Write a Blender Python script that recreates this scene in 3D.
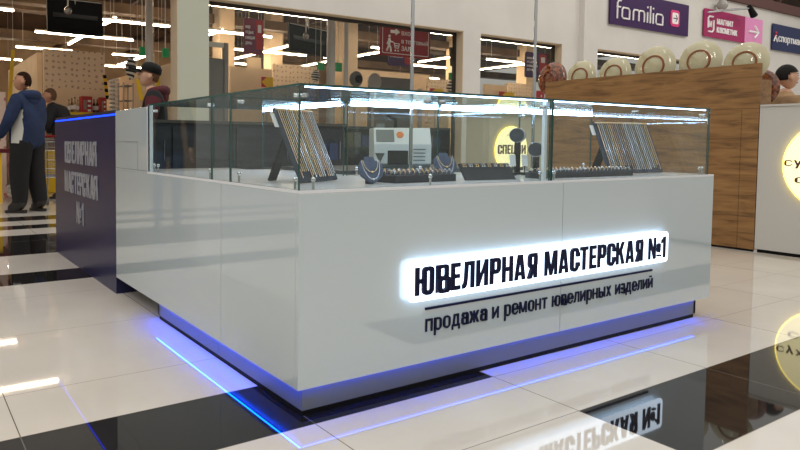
import bpy, bmesh, math, random
from mathutils import Vector, Matrix
random.seed(7)
S = bpy.context.scene
for o in list(bpy.data.objects): bpy.data.objects.remove(o)

# ------------------------------------------------------------------ camera
FPX, YAW, PIT, ROL = 646.1793, 0.5453, -0.0486, 0.0063
CAM = Vector((-1.1671, -1.8642, 0.97)); U0, V0 = -109.78, -51.557
FW = Vector((math.sin(YAW)*math.cos(PIT), math.cos(YAW)*math.cos(PIT), math.sin(PIT)))
_r = Vector((math.cos(YAW), -math.sin(YAW), 0)); _u = _r.cross(FW)
RT = _r*math.cos(ROL)+_u*math.sin(ROL); UP = -_r*math.sin(ROL)+_u*math.cos(ROL)
cd = bpy.data.cameras.new('camera'); cam = bpy.data.objects.new('camera', cd); S.collection.objects.link(cam)
m = Matrix((RT, UP, -FW)).transposed().to_4x4(); m.translation = CAM; cam.matrix_world = m
cd.sensor_width = 36; cd.lens = FPX*36/800; cd.shift_x = -U0/800; cd.shift_y = V0/800
cd.clip_start = .02; cd.clip_end = 200
S.camera = cam

def ray(px, py): return FW*FPX + RT*(px-400-U0) - UP*(py-225-V0)
def at(px, py, Y):
    d = ray(px, py); return CAM + d*((Y-CAM.y)/d.y)
def atx(px, py, X):
    d = ray(px, py); return CAM + d*((X-CAM.x)/d.x)
def atz(px, py, z):
    d = ray(px, py); return CAM + d*((z-CAM.z)/d.z)

# ------------------------------------------------------------------ world, exposure
S.view_settings.view_transform = 'Standard'; S.view_settings.look = 'None'
S.view_settings.exposure = 0.0; S.view_settings.gamma = 1.0
S.cycles.transparent_max_bounces = 40; S.cycles.max_bounces = 10; S.cycles.sample_clamp_indirect = 6
HORIZON = (0.40, 0.385, 0.355, 1); ZENITH = (1.5, 1.45, 1.36, 1)
w = bpy.data.worlds.new('world'); S.world = w; w.use_nodes = True
wn, wl = w.node_tree.nodes, w.node_tree.links
bg = wn['Background']; tc = wn.new('ShaderNodeTexCoord'); sx = wn.new('ShaderNodeSeparateXYZ')
rp = wn.new('ShaderNodeValToRGB'); rp.color_ramp.elements[0].position = 0.05; rp.color_ramp.elements[0].color = HORIZON
rp.color_ramp.elements[1].position = 0.75; rp.color_ramp.elements[1].color = ZENITH
wl.new(tc.outputs['Generated'], sx.inputs[0]); wl.new(sx.outputs['Z'], rp.inputs[0]); wl.new(rp.outputs[0], bg.inputs[0])
bg.inputs[1].default_value = 0.80

# unseen area lights added over the aisle to brighten shop wall and counter side
HALL = []
for hx, hy, hp in ((-4.5, 1.0, 70), (1.5, 3.0, 25), (6.5, 4.6, 44), (11.5, 4.6, 44), (16.5, 4.6, 44), (21.5, 4.6, 44)):
    ld = bpy.data.lights.new('added_hall_fill', 'AREA'); ld.shape = 'RECTANGLE'; ld.size = 2.4; ld.size_y = .25; ld.energy = hp; ld.color = (1, .95, .87)
    lo = bpy.data.objects.new('added_hall_fill', ld); S.collection.objects.link(lo); lo.location = (hx, hy, 6.9); lo.rotation_euler = (math.radians(28), 0, 0) if hx > 0 else (0, math.radians(-40), 0); HALL.append(lo)

# ------------------------------------------------------------------ materials
MATS = {}
def srgb(r, g, b):
    f = lambda c: (c/255/12.92) if c/255 <= .04045 else ((c/255+.055)/1.055)**2.4
    return (f(r), f(g), f(b), 1)
def mat(name, rgb, rough=.5, metal=0, emit=0, ecol=None, coat=0, spec=.5):
    if name in MATS: return MATS[name]
    m = bpy.data.materials.new(name); m.use_nodes = True; b = m.node_tree.nodes['Principled BSDF']
    b.inputs['Base Color'].default_value = srgb(*rgb); b.inputs['Roughness'].default_value = rough
    b.inputs['Metallic'].default_value = metal; b.inputs['Coat Weight'].default_value = coat
    b.inputs['Coat Roughness'].default_value = .03; b.inputs['Specular IOR Level'].default_value = spec
    if emit:
        b.inputs['Emission Color'].default_value = srgb(*(ecol or rgb)); b.inputs['Emission Strength'].default_value = emit
    MATS[name] = m; return m
def nodes(m): return m.node_tree.nodes, m.node_tree.links, m.node_tree.nodes['Principled BSDF']
def noisy(name, a, b_, scale=(1, 1, 1), nscale=5, rough=.5, detail=4, lo=.35, hi=.65, coat=0, metal=0, bump=0):
    """two colours mixed by a noise laid out in the object's own coordinates"""
    if name in MATS: return MATS[name]
    m = mat(name, a, rough, metal, coat=coat); n, l, bs = nodes(m)
    t = n.new('ShaderNodeTexCoord'); mp = n.new('ShaderNodeMapping'); mp.inputs['Scale'].default_value = scale
    no = n.new('ShaderNodeTexNoise'); no.inputs['Scale'].default_value = nscale; no.inputs['Detail'].default_value = detail
    r = n.new('ShaderNodeValToRGB'); r.color_ramp.elements[0].position = lo; r.color_ramp.elements[1].position = hi
    r.color_ramp.elements[0].color = srgb(*a); r.color_ramp.elements[1].color = srgb(*b_)
    l.new(t.outputs['Object'], mp.inputs[0]); l.new(mp.outputs[0], no.inputs['Vector']); l.new(no.outputs['Fac'], r.inputs[0]); l.new(r.outputs[0], bs.inputs['Base Color'])
    if bump:
        bm_ = n.new('ShaderNodeBump'); bm_.inputs['Strength'].default_value = bump; bm_.inputs['Distance'].default_value = .01
        l.new(no.outputs['Fac'], bm_.inputs['Height']); l.new(bm_.outputs[0], bs.inputs['Normal'])
    return m

def tile_mat(name, a, b_, rough, grout):
    m = noisy(name, a, b_, (1, 1, 1), 2.2, rough, 6, .3, .7)
    n, l, bs = nodes(m)
    geo = n.new('ShaderNodeNewGeometry'); sp = n.new('ShaderNodeSeparateXYZ'); l.new(geo.outputs['Position'], sp.inputs[0])
    outs = []
    for ax, off, per, wd in (('X', .044, .8875, .0021),):
        a1 = n.new('ShaderNodeMath'); a1.operation = 'SUBTRACT'; l.new(sp.outputs[ax], a1.inputs[0]); a1.inputs[1].default_value = off-per*50
        a2 = n.new('ShaderNodeMath'); a2.operation = 'DIVIDE'; l.new(a1.outputs[0], a2.inputs[0]); a2.inputs[1].default_value = per
        a3 = n.new('ShaderNodeMath'); a3.operation = 'FRACT'; l.new(a2.outputs[0], a3.inputs[0])
        a4 = n.new('ShaderNodeMath'); a4.operation = 'PINGPONG'; l.new(a3.outputs[0], a4.inputs[0]); a4.inputs[1].default_value = .5
        a5 = n.new('ShaderNodeMath'); a5.operation = 'LESS_THAN'; l.new(a4.outputs[0], a5.inputs[0]); a5.inputs[1].default_value = wd/per
        outs.append(a5)
    mx = outs[0]
    bs.inputs['Specular IOR Level'].default_value = .6
    old = bs.inputs['Base Color'].links[0].from_socket
    mix = n.new('ShaderNodeMix'); mix.data_type = 'RGBA'; l.new(mx.outputs[0], mix.inputs[0]); l.new(old, mix.inputs[6]); mix.inputs[7].default_value = srgb(*grout)
    l.new(mix.outputs[2], bs.inputs['Base Color'])
    return m

def wood_mat(name, dark, mid, light, axis='Y'):
    if name in MATS: return MATS[name]
    m = mat(name, mid, .5); n, l, bs = nodes(m)
    t = n.new('ShaderNodeTexCoord'); mp = n.new('ShaderNodeMapping')
    mp.inputs['Scale'].default_value = {'Y': (3, .9, 7), 'Z': (7, 7, .7)}[axis]
    no = n.new('ShaderNodeTexNoise'); no.inputs['Scale'].default_value = 2.2; no.inputs['Detail'].default_value = 7; no.inputs['Roughness'].default_value = .62; no.inputs['Distortion'].default_value = .8
    mp2 = n.new('ShaderNodeMapping'); mp2.inputs['Scale'].default_value = {'Y': (10, 1.4, 60), 'Z': (60, 60, 1.4)}[axis]
    n2 = n.new('ShaderNodeTexNoise'); n2.inputs['Scale'].default_value = 2; n2.inputs['Detail'].default_value = 5
    r = n.new('ShaderNodeValToRGB'); e = r.color_ramp.elements
    e[0].position = .33; e[0].color = srgb(*dark); e[1].position = .68; e[1].color = srgb(*light)
    k = e.new(.47); k.color = srgb(*mid)
    ad = n.new('ShaderNodeMath'); ad.operation = 'MULTIPLY_ADD'; ad.inputs[1].default_value = .25
    l.new(t.outputs['Object'], mp.inputs[0]); l.new(t.outputs['Object'], mp2.inputs[0]); l.new(mp.outputs[0], no.inputs['Vector']); l.new(mp2.outputs[0], n2.inputs['Vector'])
    s1 = n.new('ShaderNodeMath'); s1.operation = 'SUBTRACT'; s1.inputs[1].default_value = .125
    l.new(n2.outputs['Fac'], ad.inputs[0]); l.new(no.outputs['Fac'], ad.inputs[2]); l.new(ad.outputs[0], s1.inputs[0]); l.new(s1.outputs[0], r.inputs[0]); l.new(r.outputs[0], bs.inputs['Base Color'])
    MATS[name] = m; return m

def spots_mat(name, base, spot, scale, thr, rough=.7, stretch=(1, 1, 1)):
    """small scattered print on a plain ground"""
    if name in MATS: return MATS[name]
    m = mat(name, base, rough); n, l, bs = nodes(m)
    t = n.new('ShaderNodeTexCoord'); mp = n.new('ShaderNodeMapping'); mp.inputs['Scale'].default_value = stretch
    mp.inputs['Rotation'].default_value = (-math.pi/2, 0, 0)
    v = n.new('ShaderNodeTexVoronoi'); v.voronoi_dimensions = '2D'; v.inputs['Scale'].default_value = scale; v.inputs['Randomness'].default_value = .35
    no = n.new('ShaderNodeTexNoise'); no.inputs['Scale'].default_value = scale*3
    ad = n.new('ShaderNodeMath'); ad.operation = 'MULTIPLY_ADD'; ad.inputs[1].default_value = .5
    lt = n.new('ShaderNodeMath'); lt.operation = 'LESS_THAN'; lt.inputs[1].default_value = thr
    mix = n.new('ShaderNodeMix'); mix.data_type = 'RGBA'; mix.inputs[6].default_value = srgb(*base); mix.inputs[7].default_value = srgb(*spot)
    l.new(t.outputs['Object'], mp.inputs[0]); l.new(mp.outputs[0], v.inputs['Vector']); l.new(t.outputs['Object'], no.inputs['Vector'])
    l.new(no.outputs['Fac'], ad.inputs[0]); l.new(v.outputs['Distance'], ad.inputs[2]); l.new(ad.outputs[0], lt.inputs[0])
    l.new(lt.outputs[0], mix.inputs[0]); l.new(mix.outputs[2], bs.inputs['Base Color'])
    return m

def glass_mat(name, tint, refl=1.0):
    """thin clear sheet: lets light through with a slight tint, mirrors more at grazing angles"""
    if name in MATS: return MATS[name]
    m = bpy.data.materials.new(name); m.use_nodes = True; n, l = m.node_tree.nodes, m.node_tree.links
    n.remove(n['Principled BSDF']); out = n['Material Output']
    g = n.new('ShaderNodeNewGeometry'); d = n.new('ShaderNodeVectorMath'); d.operation = 'DOT_PRODUCT'
    l.new(g.outputs['Normal'], d.inputs[0]); l.new(g.outputs['Incoming'], d.inputs[1])
    a = n.new('ShaderNodeMath'); a.operation = 'ABSOLUTE'; l.new(d.outputs['Value'], a.inputs[0])
    s = n.new('ShaderNodeMath'); s.operation = 'SUBTRACT'; s.inputs[0].default_value = 1; l.new(a.outputs[0], s.inputs[1])
    p = n.new('ShaderNodeMath'); p.operation = 'POWER'; p.inputs[1].default_value = 5; l.new(s.outputs[0], p.inputs[0])
    q = n.new('ShaderNodeMath'); q.operation = 'MULTIPLY_ADD'; q.inputs[1].default_value = .9*refl; q.inputs[2].default_value = .042*refl; l.new(p.outputs[0], q.inputs[0])
    tr = n.new('ShaderNodeBsdfTransparent'); tr.inputs[0].default_value = tint
    gl = n.new('ShaderNodeBsdfGlossy'); gl.inputs['Roughness'].default_value = .0; gl.inputs[0].default_value = (.95, 1, .98, 1)
    mx = n.new('ShaderNodeMixShader'); l.new(q.outputs[0], mx.inputs[0]); l.new(tr.outputs[0], mx.inputs[1]); l.new(gl.outputs[0], mx.inputs[2]); l.new(mx.outputs[0], out.inputs[0])
    MATS[name] = m; return m

# ------------------------------------------------------------------ object helpers
COL = S.collection
class MB:
    def __init__(s): s.v = []; s.f = []; s.m = []
    def add(s, vs, fs, mi=0):
        b = len(s.v); s.v += [Vector(v) for v in vs]
        for f in fs: s.f.append([b+i for i in f]); s.m.append(mi)
        return s
    def box(s, a, b, mi=0):
        x0, x1 = sorted((a[0], b[0])); y0, y1 = sorted((a[1], b[1])); z0, z1 = sorted((a[2], b[2]))
        return s.add([(x0,y0,z0),(x1,y0,z0),(x1,y1,z0),(x0,y1,z0),(x0,y0,z1),(x1,y0,z1),(x1,y1,z1),(x0,y1,z1)],
              [(0,3,2,1),(4,5,6,7),(0,1,5,4),(1,2,6,5),(2,3,7,6),(3,0,4,7)], mi)
    def obox(s, c, ax, ay, az, mi=0):
        """box by centre and three half-axis vectors"""
        c, ax, ay, az = map(Vector, (c, ax, ay, az))
        vs = [c+ax*i+ay*j+az*k for k in (-1, 1) for i, j in ((-1,-1),(1,-1),(1,1),(-1,1))]
        fs = [(0,3,2,1),(4,5,6,7),(0,1,5,4),(1,2,6,5),(2,3,7,6),(3,0,4,7)]
        if ax.cross(ay).dot(az) < 0: fs = [tuple(reversed(f)) for f in fs]
        return s.add(vs, fs, mi)
    def tube(s, pts, r, n=8, mi=0, caps=True):
        pts = [Vector(p) for p in pts]; rs = r if isinstance(r, (list, tuple)) else [r]*len(pts)
        vs = []; prev = None
        for i, p in enumerate(pts):
            t = (pts[min(i+1, len(pts)-1)]-pts[max(i-1, 0)]).normalized()
            if prev is None: a = t.orthogonal().normalized()
            else: a = (prev-t*prev.dot(t)).normalized()
            prev = a; b = t.cross(a)
            for k in range(n):
                an = 2*math.pi*k/n; vs.append(p+(a*math.cos(an)+b*math.sin(an))*rs[i])
        fs = []
        for i in range(len(pts)-1):
            for k in range(n):
                k2 = (k+1) % n; fs.append((i*n+k, i*n+k2, (i+1)*n+k2, (i+1)*n+k))
        if caps: fs.append(tuple(reversed(range(n)))); fs.append(tuple(range((len(pts)-1)*n, len(pts)*n)))
        return s.add(vs, fs, mi)
    def lathe(s, prof, o=(0,0,0), ax=(0,0,1), n=32, mi=0):
        """profile of (radius, height) turned about axis"""
        ax = Vector(ax).normalized(); a = ax.orthogonal().normalized(); b = ax.cross(a); o = Vector(o); vs = []; fs = []
        for r, h in prof:
            for k in range(n):
                t = 2*math.pi*k/n; vs.append(o+ax*h+(a*math.cos(t)+b*math.sin(t))*max(r, 1e-4))
        for i in range(len(prof)-1):
            for k in range(n):
                k2 = (k+1) % n; fs.append((i*n+k, i*n+k2, (i+1)*n+k2, (i+1)*n+k))
        return s.add(vs, fs, mi)
    def ball(s, c, r, n=12, mi=0):
        r = (r, r, r) if not isinstance(r, (tuple, list)) else r; c = Vector(c); k = len(s.v)
        s.lathe([(math.sin(math.pi*i/n), -math.cos(math.pi*i/n)) for i in range(n+1)], n=n*2, mi=mi)
        for i in range(k, len(s.v)): v = s.v[i]; s.v[i] = Vector((v.x*r[0], v.y*r[1], v.z*r[2]))+c
        return s
    def prism(s, outline, o, xd, yd, depth, mi=0):
        """2-D outline (counter-clockwise) on axes xd, yd at o, thickened by depth along xd x yd"""
        o, xd, yd = Vector(o), Vector(xd).normalized(), Vector(yd).normalized(); z = xd.cross(yd); n = len(outline)
        vs = [o+xd*x+yd*y for x, y in outline]+[o+xd*x+yd*y+z*depth for x, y in outline]
        fs = [tuple(reversed(range(n))), tuple(range(n, 2*n))]+[(i, (i+1) % n, n+(i+1) % n, n+i) for i in range(n)]
        return s.add(vs, fs, mi)
    def build(s, name, mats, parent=None, smooth=False, bevel=0):
        me = bpy.data.meshes.new(name); off = parent_origin(parent)
        me.from_pydata([v-off for v in s.v], [], s.f)
        if not isinstance(mats, (list, tuple)): mats = [mats]
        for m_ in mats: me.materials.append(m_)
        me.polygons.foreach_set('material_index', s.m)
        if smooth:
            me.polygons.foreach_set('use_smooth', [True]*len(me.polygons))
            try: me.set_sharp_from_angle(angle=math.radians(40))
            except Exception: pass
        me.update(); o = bpy.data.objects.new(name, me); COL.objects.link(o)
        if parent: o.parent = parent
        if bevel:
            b = o.modifiers.new('edge', 'BEVEL'); b.width = bevel; b.segments = 2; b.limit_method = 'ANGLE'
        return o
ORIG = {}
def parent_origin(p):
    v = Vector((0, 0, 0))
    while p: v = v+ORIG.get(p, Vector(p.location)); p = p.parent
    return v
def tag(o, label, cat, group=None):
    o['label'] = label; o['category'] = cat
    if group: o['group'] = group
    return o
def thing(name, label, cat, loc=(0, 0, 0), group=None):
    o = bpy.data.objects.new(name, None); COL.objects.link(o); o.location = loc; o.empty_display_size = .1
    return tag(o, label, cat, group)
def struct(o): o['kind'] = 'structure'; return o
def copy_tree(o, parent=None):
    c = o.copy(); COL.objects.link(c); c.parent = parent
    for ch in list(o.children): copy_tree(ch, c)
    return c
def rrect(x0, y0, x1, y1, r, n=5):
    pts = []
    for cx, cy, a0 in ((x1-r, y0+r, -90), (x1-r, y1-r, 0), (x0+r, y1-r, 90), (x0+r, y0+r, 180)):
        for i in range(n+1):
            a = math.radians(a0+90*i/n); pts.append((cx+r*math.cos(a), cy+r*math.sin(a)))
    return pts
def circ(cx, cy, r, n=24, ry=None): return [(cx+r*math.cos(2*math.pi*i/n), cy+(ry or r)*math.sin(2*math.pi*i/n)) for i in range(n)]

def text(body, o, xd, wdt, hgt, depth, bold=0.0, up=(0, 0, 1), mb=None, mi=0, letter=1.0):
    """lettering fitted to a wdt x hgt box whose lower-left corner is o"""
    cu = bpy.data.curves.new('lettering', 'FONT'); cu.body = body; cu.size = 1; cu.offset = bold; cu.resolution_u = 3
    cu.space_character = letter; cu.extrude = .5
    ob = bpy.data.objects.new('lettering', cu); COL.objects.link(ob); bpy.context.view_layer.update()
    dg = bpy.context.evaluated_depsgraph_get(); me = bpy.data.meshes.new_from_object(ob.evaluated_get(dg))
    xs = [v.co.x for v in me.vertices]; ys = [v.co.y for v in me.vertices]
    x0, x1, y0, y1 = min(xs), max(xs), min(ys), max(ys)
    xd, up, o = Vector(xd).normalized(), Vector(up).normalized(), Vector(o); n = xd.cross(up)
    mb = mb or MB()
    mb.add([o+xd*((v.co.x-x0)/(x1-x0)*wdt)+up*((v.co.y-y0)/(y1-y0)*hgt)+n*((v.co.z+.5)*depth) for v in me.vertices],
           [tuple(p.vertices) for p in me.polygons], mi)
    bpy.data.objects.remove(ob); bpy.data.curves.remove(cu); bpy.data.meshes.remove(me)
    return mb

# ------------------------------------------------------------------ palette
WHITE_TILE = tile_mat('white tile', (206, 198, 188), (214, 207, 198), .03, (118, 108, 98))
DARK_TILE = tile_mat('dark tile', (27, 25, 25), (34, 32, 31), .03, (92, 88, 84)); DARK_TILE.node_tree.nodes['Principled BSDF'].inputs['Specular IOR Level'].default_value = .4
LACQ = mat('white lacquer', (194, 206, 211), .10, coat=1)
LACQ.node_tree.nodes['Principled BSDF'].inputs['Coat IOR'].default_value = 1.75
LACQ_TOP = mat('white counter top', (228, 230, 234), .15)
SEAM = mat('seam shadow gap', (120, 122, 120), .6)
ALU = mat('grey aluminium plinth', (112, 118, 130), .4)
BLACK = mat('black', (11, 11, 12), .6, spec=.2)
NAVY = noisy('navy brushed laminate', (26, 28, 66), (44, 44, 84), (1, 30, 1.2), 3, .3, 6, .3, .75)
STEEL = mat('chrome', (205, 208, 210), .12, 1)
GLASS = glass_mat('clear glass', (.955, .975, .965, 1))
GLASSW = glass_mat('window glass', (.95, .96, .95, 1), .5)
GEDGE = mat('green glass edge', (48, 84, 78), .15)
GEDGE_L = mat('pale glass edge', (150, 190, 188), .15)
BLUE_LED = mat('blue led', (20, 60, 255), .4, emit=80, ecol=(0, 76, 255))
BLUE_LINE = mat('blue light line', (20, 60, 255), .4, emit=5, ecol=(6, 50, 255))
EDGE_LED = mat('edge led line', (235, 245, 255), .4, emit=22, ecol=(176, 208, 255))
COOL_LED = mat('cool white led', (235, 245, 255), .4, emit=34, ecol=(176, 208, 255))
SIGN_LED = mat('halo acrylic', (240, 246, 255), .4, emit=2.6, ecol=(214, 234, 255))
INK = mat('navy lettering', (20, 24, 56), .5, spec=.15)
GREYLET = mat('silver lettering', (150, 150, 158), .4)
WALLP = noisy('plaster wall', (205, 201, 196), (212, 208, 203), (1, 1, 1), 1.2, .85)
TAN = mat('tan reveal', (206, 186, 160), .8)
DKFRAME = mat('dark window frame', (36, 30, 28), .5)
POST = mat('grey post', (178, 170, 162), .4, .2)
OAK = wood_mat('oak laminate', (98, 68, 38), (136, 98, 55), (160, 120, 72))
LAMPM = mat('lamp tube', (255, 250, 240), .5, emit=36, ecol=(255, 230, 198))
LAMPB = mat('lamp housing', (205, 200, 190), .5)
BROWN = noisy('dark brown ceiling', (46, 30, 22), (92, 66, 48), (1, 14, 1), 1.0, .8, 5, .35, .7)
BEIGE = noisy('beige panel', (226, 200, 166), (234, 210, 178), (1, 1, 1), 2, .8)
PRINT = spots_mat('bird print wallpaper', (228, 205, 176), (184, 154, 134), 7.5, .44, stretch=(1, 1.15, 1))
SCREEN = mat('screen back', (13, 12, 12), .6, spec=.2)

# ------------------------------------------------------------------ setting
fl = MB()
def rect(x0, y0, x1, y1, mi): fl.add([(x0, y0, 0), (x1, y0, 0), (x1, y1, 0), (x0, y1, 0)], [(0, 1, 2, 3)], mi)
XA, XB, YA, YB = -14, 36, -9, 35
XS, GR = .928, .0016
edges = [-9+.815*i for i in range(10)]+[-.845, -.44, -.045, .36, .748, 1.548, 2.362, 2.757, 3.155, 3.955, 4.755, 5.18, 5.66, 6.0, 6.44, 6.9]
while edges[-1] < YB: edges.append(edges[-1]+.8)
dark_rows = {-.845: 'R', -.045: 'L', 2.757: 'L', 3.955: 'L', 4.755: 'L', 5.66: 'L', 6.44: 'L'}
for a, b in zip(edges, edges[1:]):
    d = dark_rows.get(a); b -= GR
    for p, q, mi in ((XA, XS, 1 if d == 'L' else 0), (XS, XB, 1 if d == 'R' else 0)): rect(p, a+GR, q, b, mi)
    rect(XA, a-GR, XB, a+GR, 2)
struct(fl.build('floor', [WHITE_TILE, DARK_TILE, mat('floor grout', (112, 102, 92), .6)]))

WY, WT, LZ, TZ = 8.0, .3, 3.33, 5.24
OPEN = [(-9, 2.70), (3.24, 9.07), (9.59, 12.33), (13.52, 21.0)]
wb = MB(); x = XA
for a, b in OPEN:
    if a > x: wb.box((x, WY, 0), (a, WY+WT, LZ), 2 if a == 3.24 else 0)
    x = b
wb.box((x, WY, 0), (XB, WY+WT, LZ)); wb.box((XA, WY, LZ), (2.70, WY+WT, TZ)); wb.box((2.70, WY, LZ), (3.24, WY+WT, TZ), 2); wb.box((3.24, WY, LZ), (XB, WY+WT, TZ))
wb.box((12.95, WY-.14, 0), (13.50, WY, TZ))
for a, b in OPEN:      # reveals
    wb.box((b, WY+.002, 0), (b-.012, WY+WT, LZ), 1); wb.box((a, WY+.002, LZ-.012), (b, WY+WT, LZ), 1)
struct(wb.build('wall_back', [WALLP, TAN, mat('greenish pier paint', (184, 187, 172), .7)]))
struct(MB().box((XA, 34, 0), (XB, 34.2, 7)).build('wall_far', noisy('far wall', (160, 132, 104), (190, 164, 132), (1, 1, 1), .5, .9)))
struct(MB().box((XA, WY+WT, 6.3), (XB, 34, 6.5)).build('ceiling', BROWN))

def window(n, a, b, mull):
    r = thing('window_%d' % n, 'shop window', 'window', (a, WY+.2, 0)); struct(r); del r['label']; del r['category']
    f = MB(); y0, y1 = WY+.19, WY+.25
    f.box((a, y0, LZ-.07), (b-.012, y1, LZ-.012)); f.box((b-.07, y0, 0), (b-.012, y1, LZ-.012)); f.box((a, y0, 0), (a+.05, y1, LZ-.012)); f.box((a, y0, 0), (b, y1, .08))
    for q in mull: f.box((q-.02, y0, 0), (q+.02, y1, LZ-.03))
    f.build('window_frame', DKFRAME, r)
    xs = [a+.05]+mull+[b-.07]
    for p, q in zip(xs, xs[1:]): MB().box((p+.02, WY+.215, .08), (q-.02, WY+.225, LZ-.07)).build('pane', GLASSW, r)
window(1, *OPEN[1], []); window(2, *OPEN[2], []); window(3, *OPEN[3], [17.2])

# roof steel above the wall and the store's ceiling services
b = MB().box((12, WY-.1, TZ), (XB, WY+.25, TZ+.28))
for i in range(16): b.obox((14+i*1.4, WY+.1, TZ+.65), (.55*(1 if i % 2 else -1), 0, .4), (0, .05, 0), (.05, 0, .06))
b.box((12, WY-.05, TZ+1.0), (XB, WY+.2, TZ+1.25))
tag(b.build('roof_truss', mat('red brown steel', (84, 46, 40), .6)), 'red-brown steel roof truss along the top of the shop wall', 'roof truss')
for i, (Y, z, s) in enumerate(((11.6, 4.75, .28), (14.4, 5.0, .35), (18, 4.9, .3), (21.2, 5.3, .4), (25.2, 4.9, .35))):
    tag(MB().box((-6, Y, z), (34, Y+s*1.6, z+s)).build('ceiling_duct', noisy('sheet metal duct', (84, 66, 50), (118, 96, 74), (1, 1, 1), 1.5, .6)),
        'long beige sheet metal duct running across under the dark store ceiling', 'duct', 'ducts under the store ceiling')
for i, Xb in enumerate((-1.6, 1.2, 5.6, 9.2, 12.6, 16.4, 20.2)):
    t = MB()
    t.box((Xb, 9.4, 5.55), (Xb+.14, 33, 5.7)); t.box((Xb, 9.4, 6.1), (Xb+.14, 33, 6.24))
    for k in range(16): t.obox((Xb+.07, 10.2+k*1.45, 5.9), (.04, 0, 0), (0, .7, .26*(1 if k % 2 else -1)), (0, .03, -.03*(1 if k % 2 else -1)))
    tag(t.build('roof_girder', mat('dark girder', (58, 36, 28), .7)), 'dark lattice girder receding into the store under its ceiling', 'girder', 'roof girders in the store')
for i, (X, Y) in enumerate(((7.9, 17.6), (9.9, 13.5), (11.4, 20.4), (18.6, 17.6), (23, 17.6))):
    tag(MB().box((X, Y, 0), (X+.55, Y+.55, 6.3)).build('store_column', BEIGE), 'tall square beige column inside the store', 'column', 'columns in the store')

# ------------------------------------------------------------------ store lamps
LH = 4.3
def lamp(a, b, lab, grp):
    lh = LH+(.10 if a[0] == b[0] else 0)
    a, b = Vector((*a, lh)), Vector((*b, lh)); t = thing('linear_lamp', lab, 'lamp', (a+b)/2, grp)
    d = (b-a).normalized(); s = Vector((-d.y, d.x, 0))
    MB().obox((a+b)/2, (b-a)/2, s*.034, Vector((0, 0, .022))).build('tube', LAMPM, t)
    MB().obox((a+b)/2+Vector((0, 0, .055)), (b-a)/2, s*.05, Vector((0, 0, .024))).build('housing', LAMPB, t)
    for k in (.12, .88):
        p = a.lerp(b, k); MB().tube([p+Vector((0, 0, .075)), Vector((p.x, p.y, 6.301))], .008, 5).build('hanger', LAMPB, t)
RX = 'glowing linear lamp hung parallel to the shop windows inside the store'
RY = 'glowing linear lamp hung square to the shop windows, receding into the store'
rows = [(12.75, [(-2.4, 1.75), (5.0, 8.95), (11.0, 13.5), (14.7, 18.7), (20.9, 24.2)]), (16.2, [(-2.2, 1.44), (3.7, 5.65), (6.9, 9.05), (11.6, 12.3), (13.1, 15.2), (18.9, 20.9)]),
        (19.3, [(2.5, 5.55), (9.2, 12.35), (13.2, 14.5), (17.6, 20.1)]), (23.1, [(2.5, 4.45), (5.95, 7.3), (9, 12), (20, 23)]), (27.1, [(-1, 3.3), (6.2, 9.4), (12, 15)])]
for Y, segs in rows:
    for p, q in segs: lamp((p, Y), (q, Y), RX, 'lamp rows parallel to the windows')
for X, segs in ((4.1, [(16.3, 17.5), (18.6, 22.1)]), (7.45, [(16.4, 17.7), (23.5, 28.2)]), (10.84, [(17.9, 22.7)]), (14.55, [(17.5, 23.4)]), (17.85, [(16.6, 19)]), (22.1, [(16.4, 19.5)])):
    for p, q in segs: lamp((X, p), (X, q), RY, 'lamp rows receding into the store')

# ------------------------------------------------------------------ jewellery kiosk: counter
W, L, ZB, ZT, ZG, LG, LD = 2.746, 2.176, .1066, .804, 1.170, 1.575, 4.001
CD = .80                       # depth of the counter tops
ct = thing('jewelry_counter', 'glossy white jewellery counter with glowing shop sign and blue underglow', 'counter', (0, 0, 0))
BT = ZT-.012
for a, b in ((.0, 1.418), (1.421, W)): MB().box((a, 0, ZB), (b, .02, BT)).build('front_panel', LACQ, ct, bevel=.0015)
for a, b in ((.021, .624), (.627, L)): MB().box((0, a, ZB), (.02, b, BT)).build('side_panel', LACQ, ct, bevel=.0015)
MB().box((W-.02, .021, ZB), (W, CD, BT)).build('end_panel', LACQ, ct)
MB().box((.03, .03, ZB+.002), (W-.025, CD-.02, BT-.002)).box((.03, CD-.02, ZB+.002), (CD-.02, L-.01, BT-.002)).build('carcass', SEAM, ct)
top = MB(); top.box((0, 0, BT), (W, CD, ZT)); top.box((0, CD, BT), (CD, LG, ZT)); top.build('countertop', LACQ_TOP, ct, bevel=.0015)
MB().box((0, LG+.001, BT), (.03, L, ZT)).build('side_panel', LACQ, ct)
px0, py0, pz0 = .034, .026, .021
pl = MB(); pl.box((px0, py0, pz0), (2.652, py0+.02, ZB+.002)); pl.box((px0, py0+.0205, pz0), (px0+.02, .718, ZB+.002)); pl.box((px0, .721, pz0), (px0+.02, 1.502, ZB+.002))
pl.box((2.632, py0, pz0), (2.652, CD-.06, ZB+.002)); pl.box((px0, 1.482, pz0), (CD-.06, 1.502, ZB+.002))
pl.build('plinth', ALU, ct)
MB().box((px0+.004, py0+.004, 0), (2.64, CD-.08, pz0)).box((px0+.004, CD-.08, 0), (CD-.08, 1.49, pz0)).build('base', BLACK, ct)  # black fill stands in for the shade in the gap under the plinth
MB().box((.034, .0205, ZB+.003), (2.65, .0255, ZB+.007)).build('led_strip', BLUE_LED, ct)
MB().box((.0215, .03, ZB+.003), (.031, 1.51, ZB+.007)).build('led_strip', BLUE_LED, ct)

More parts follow.
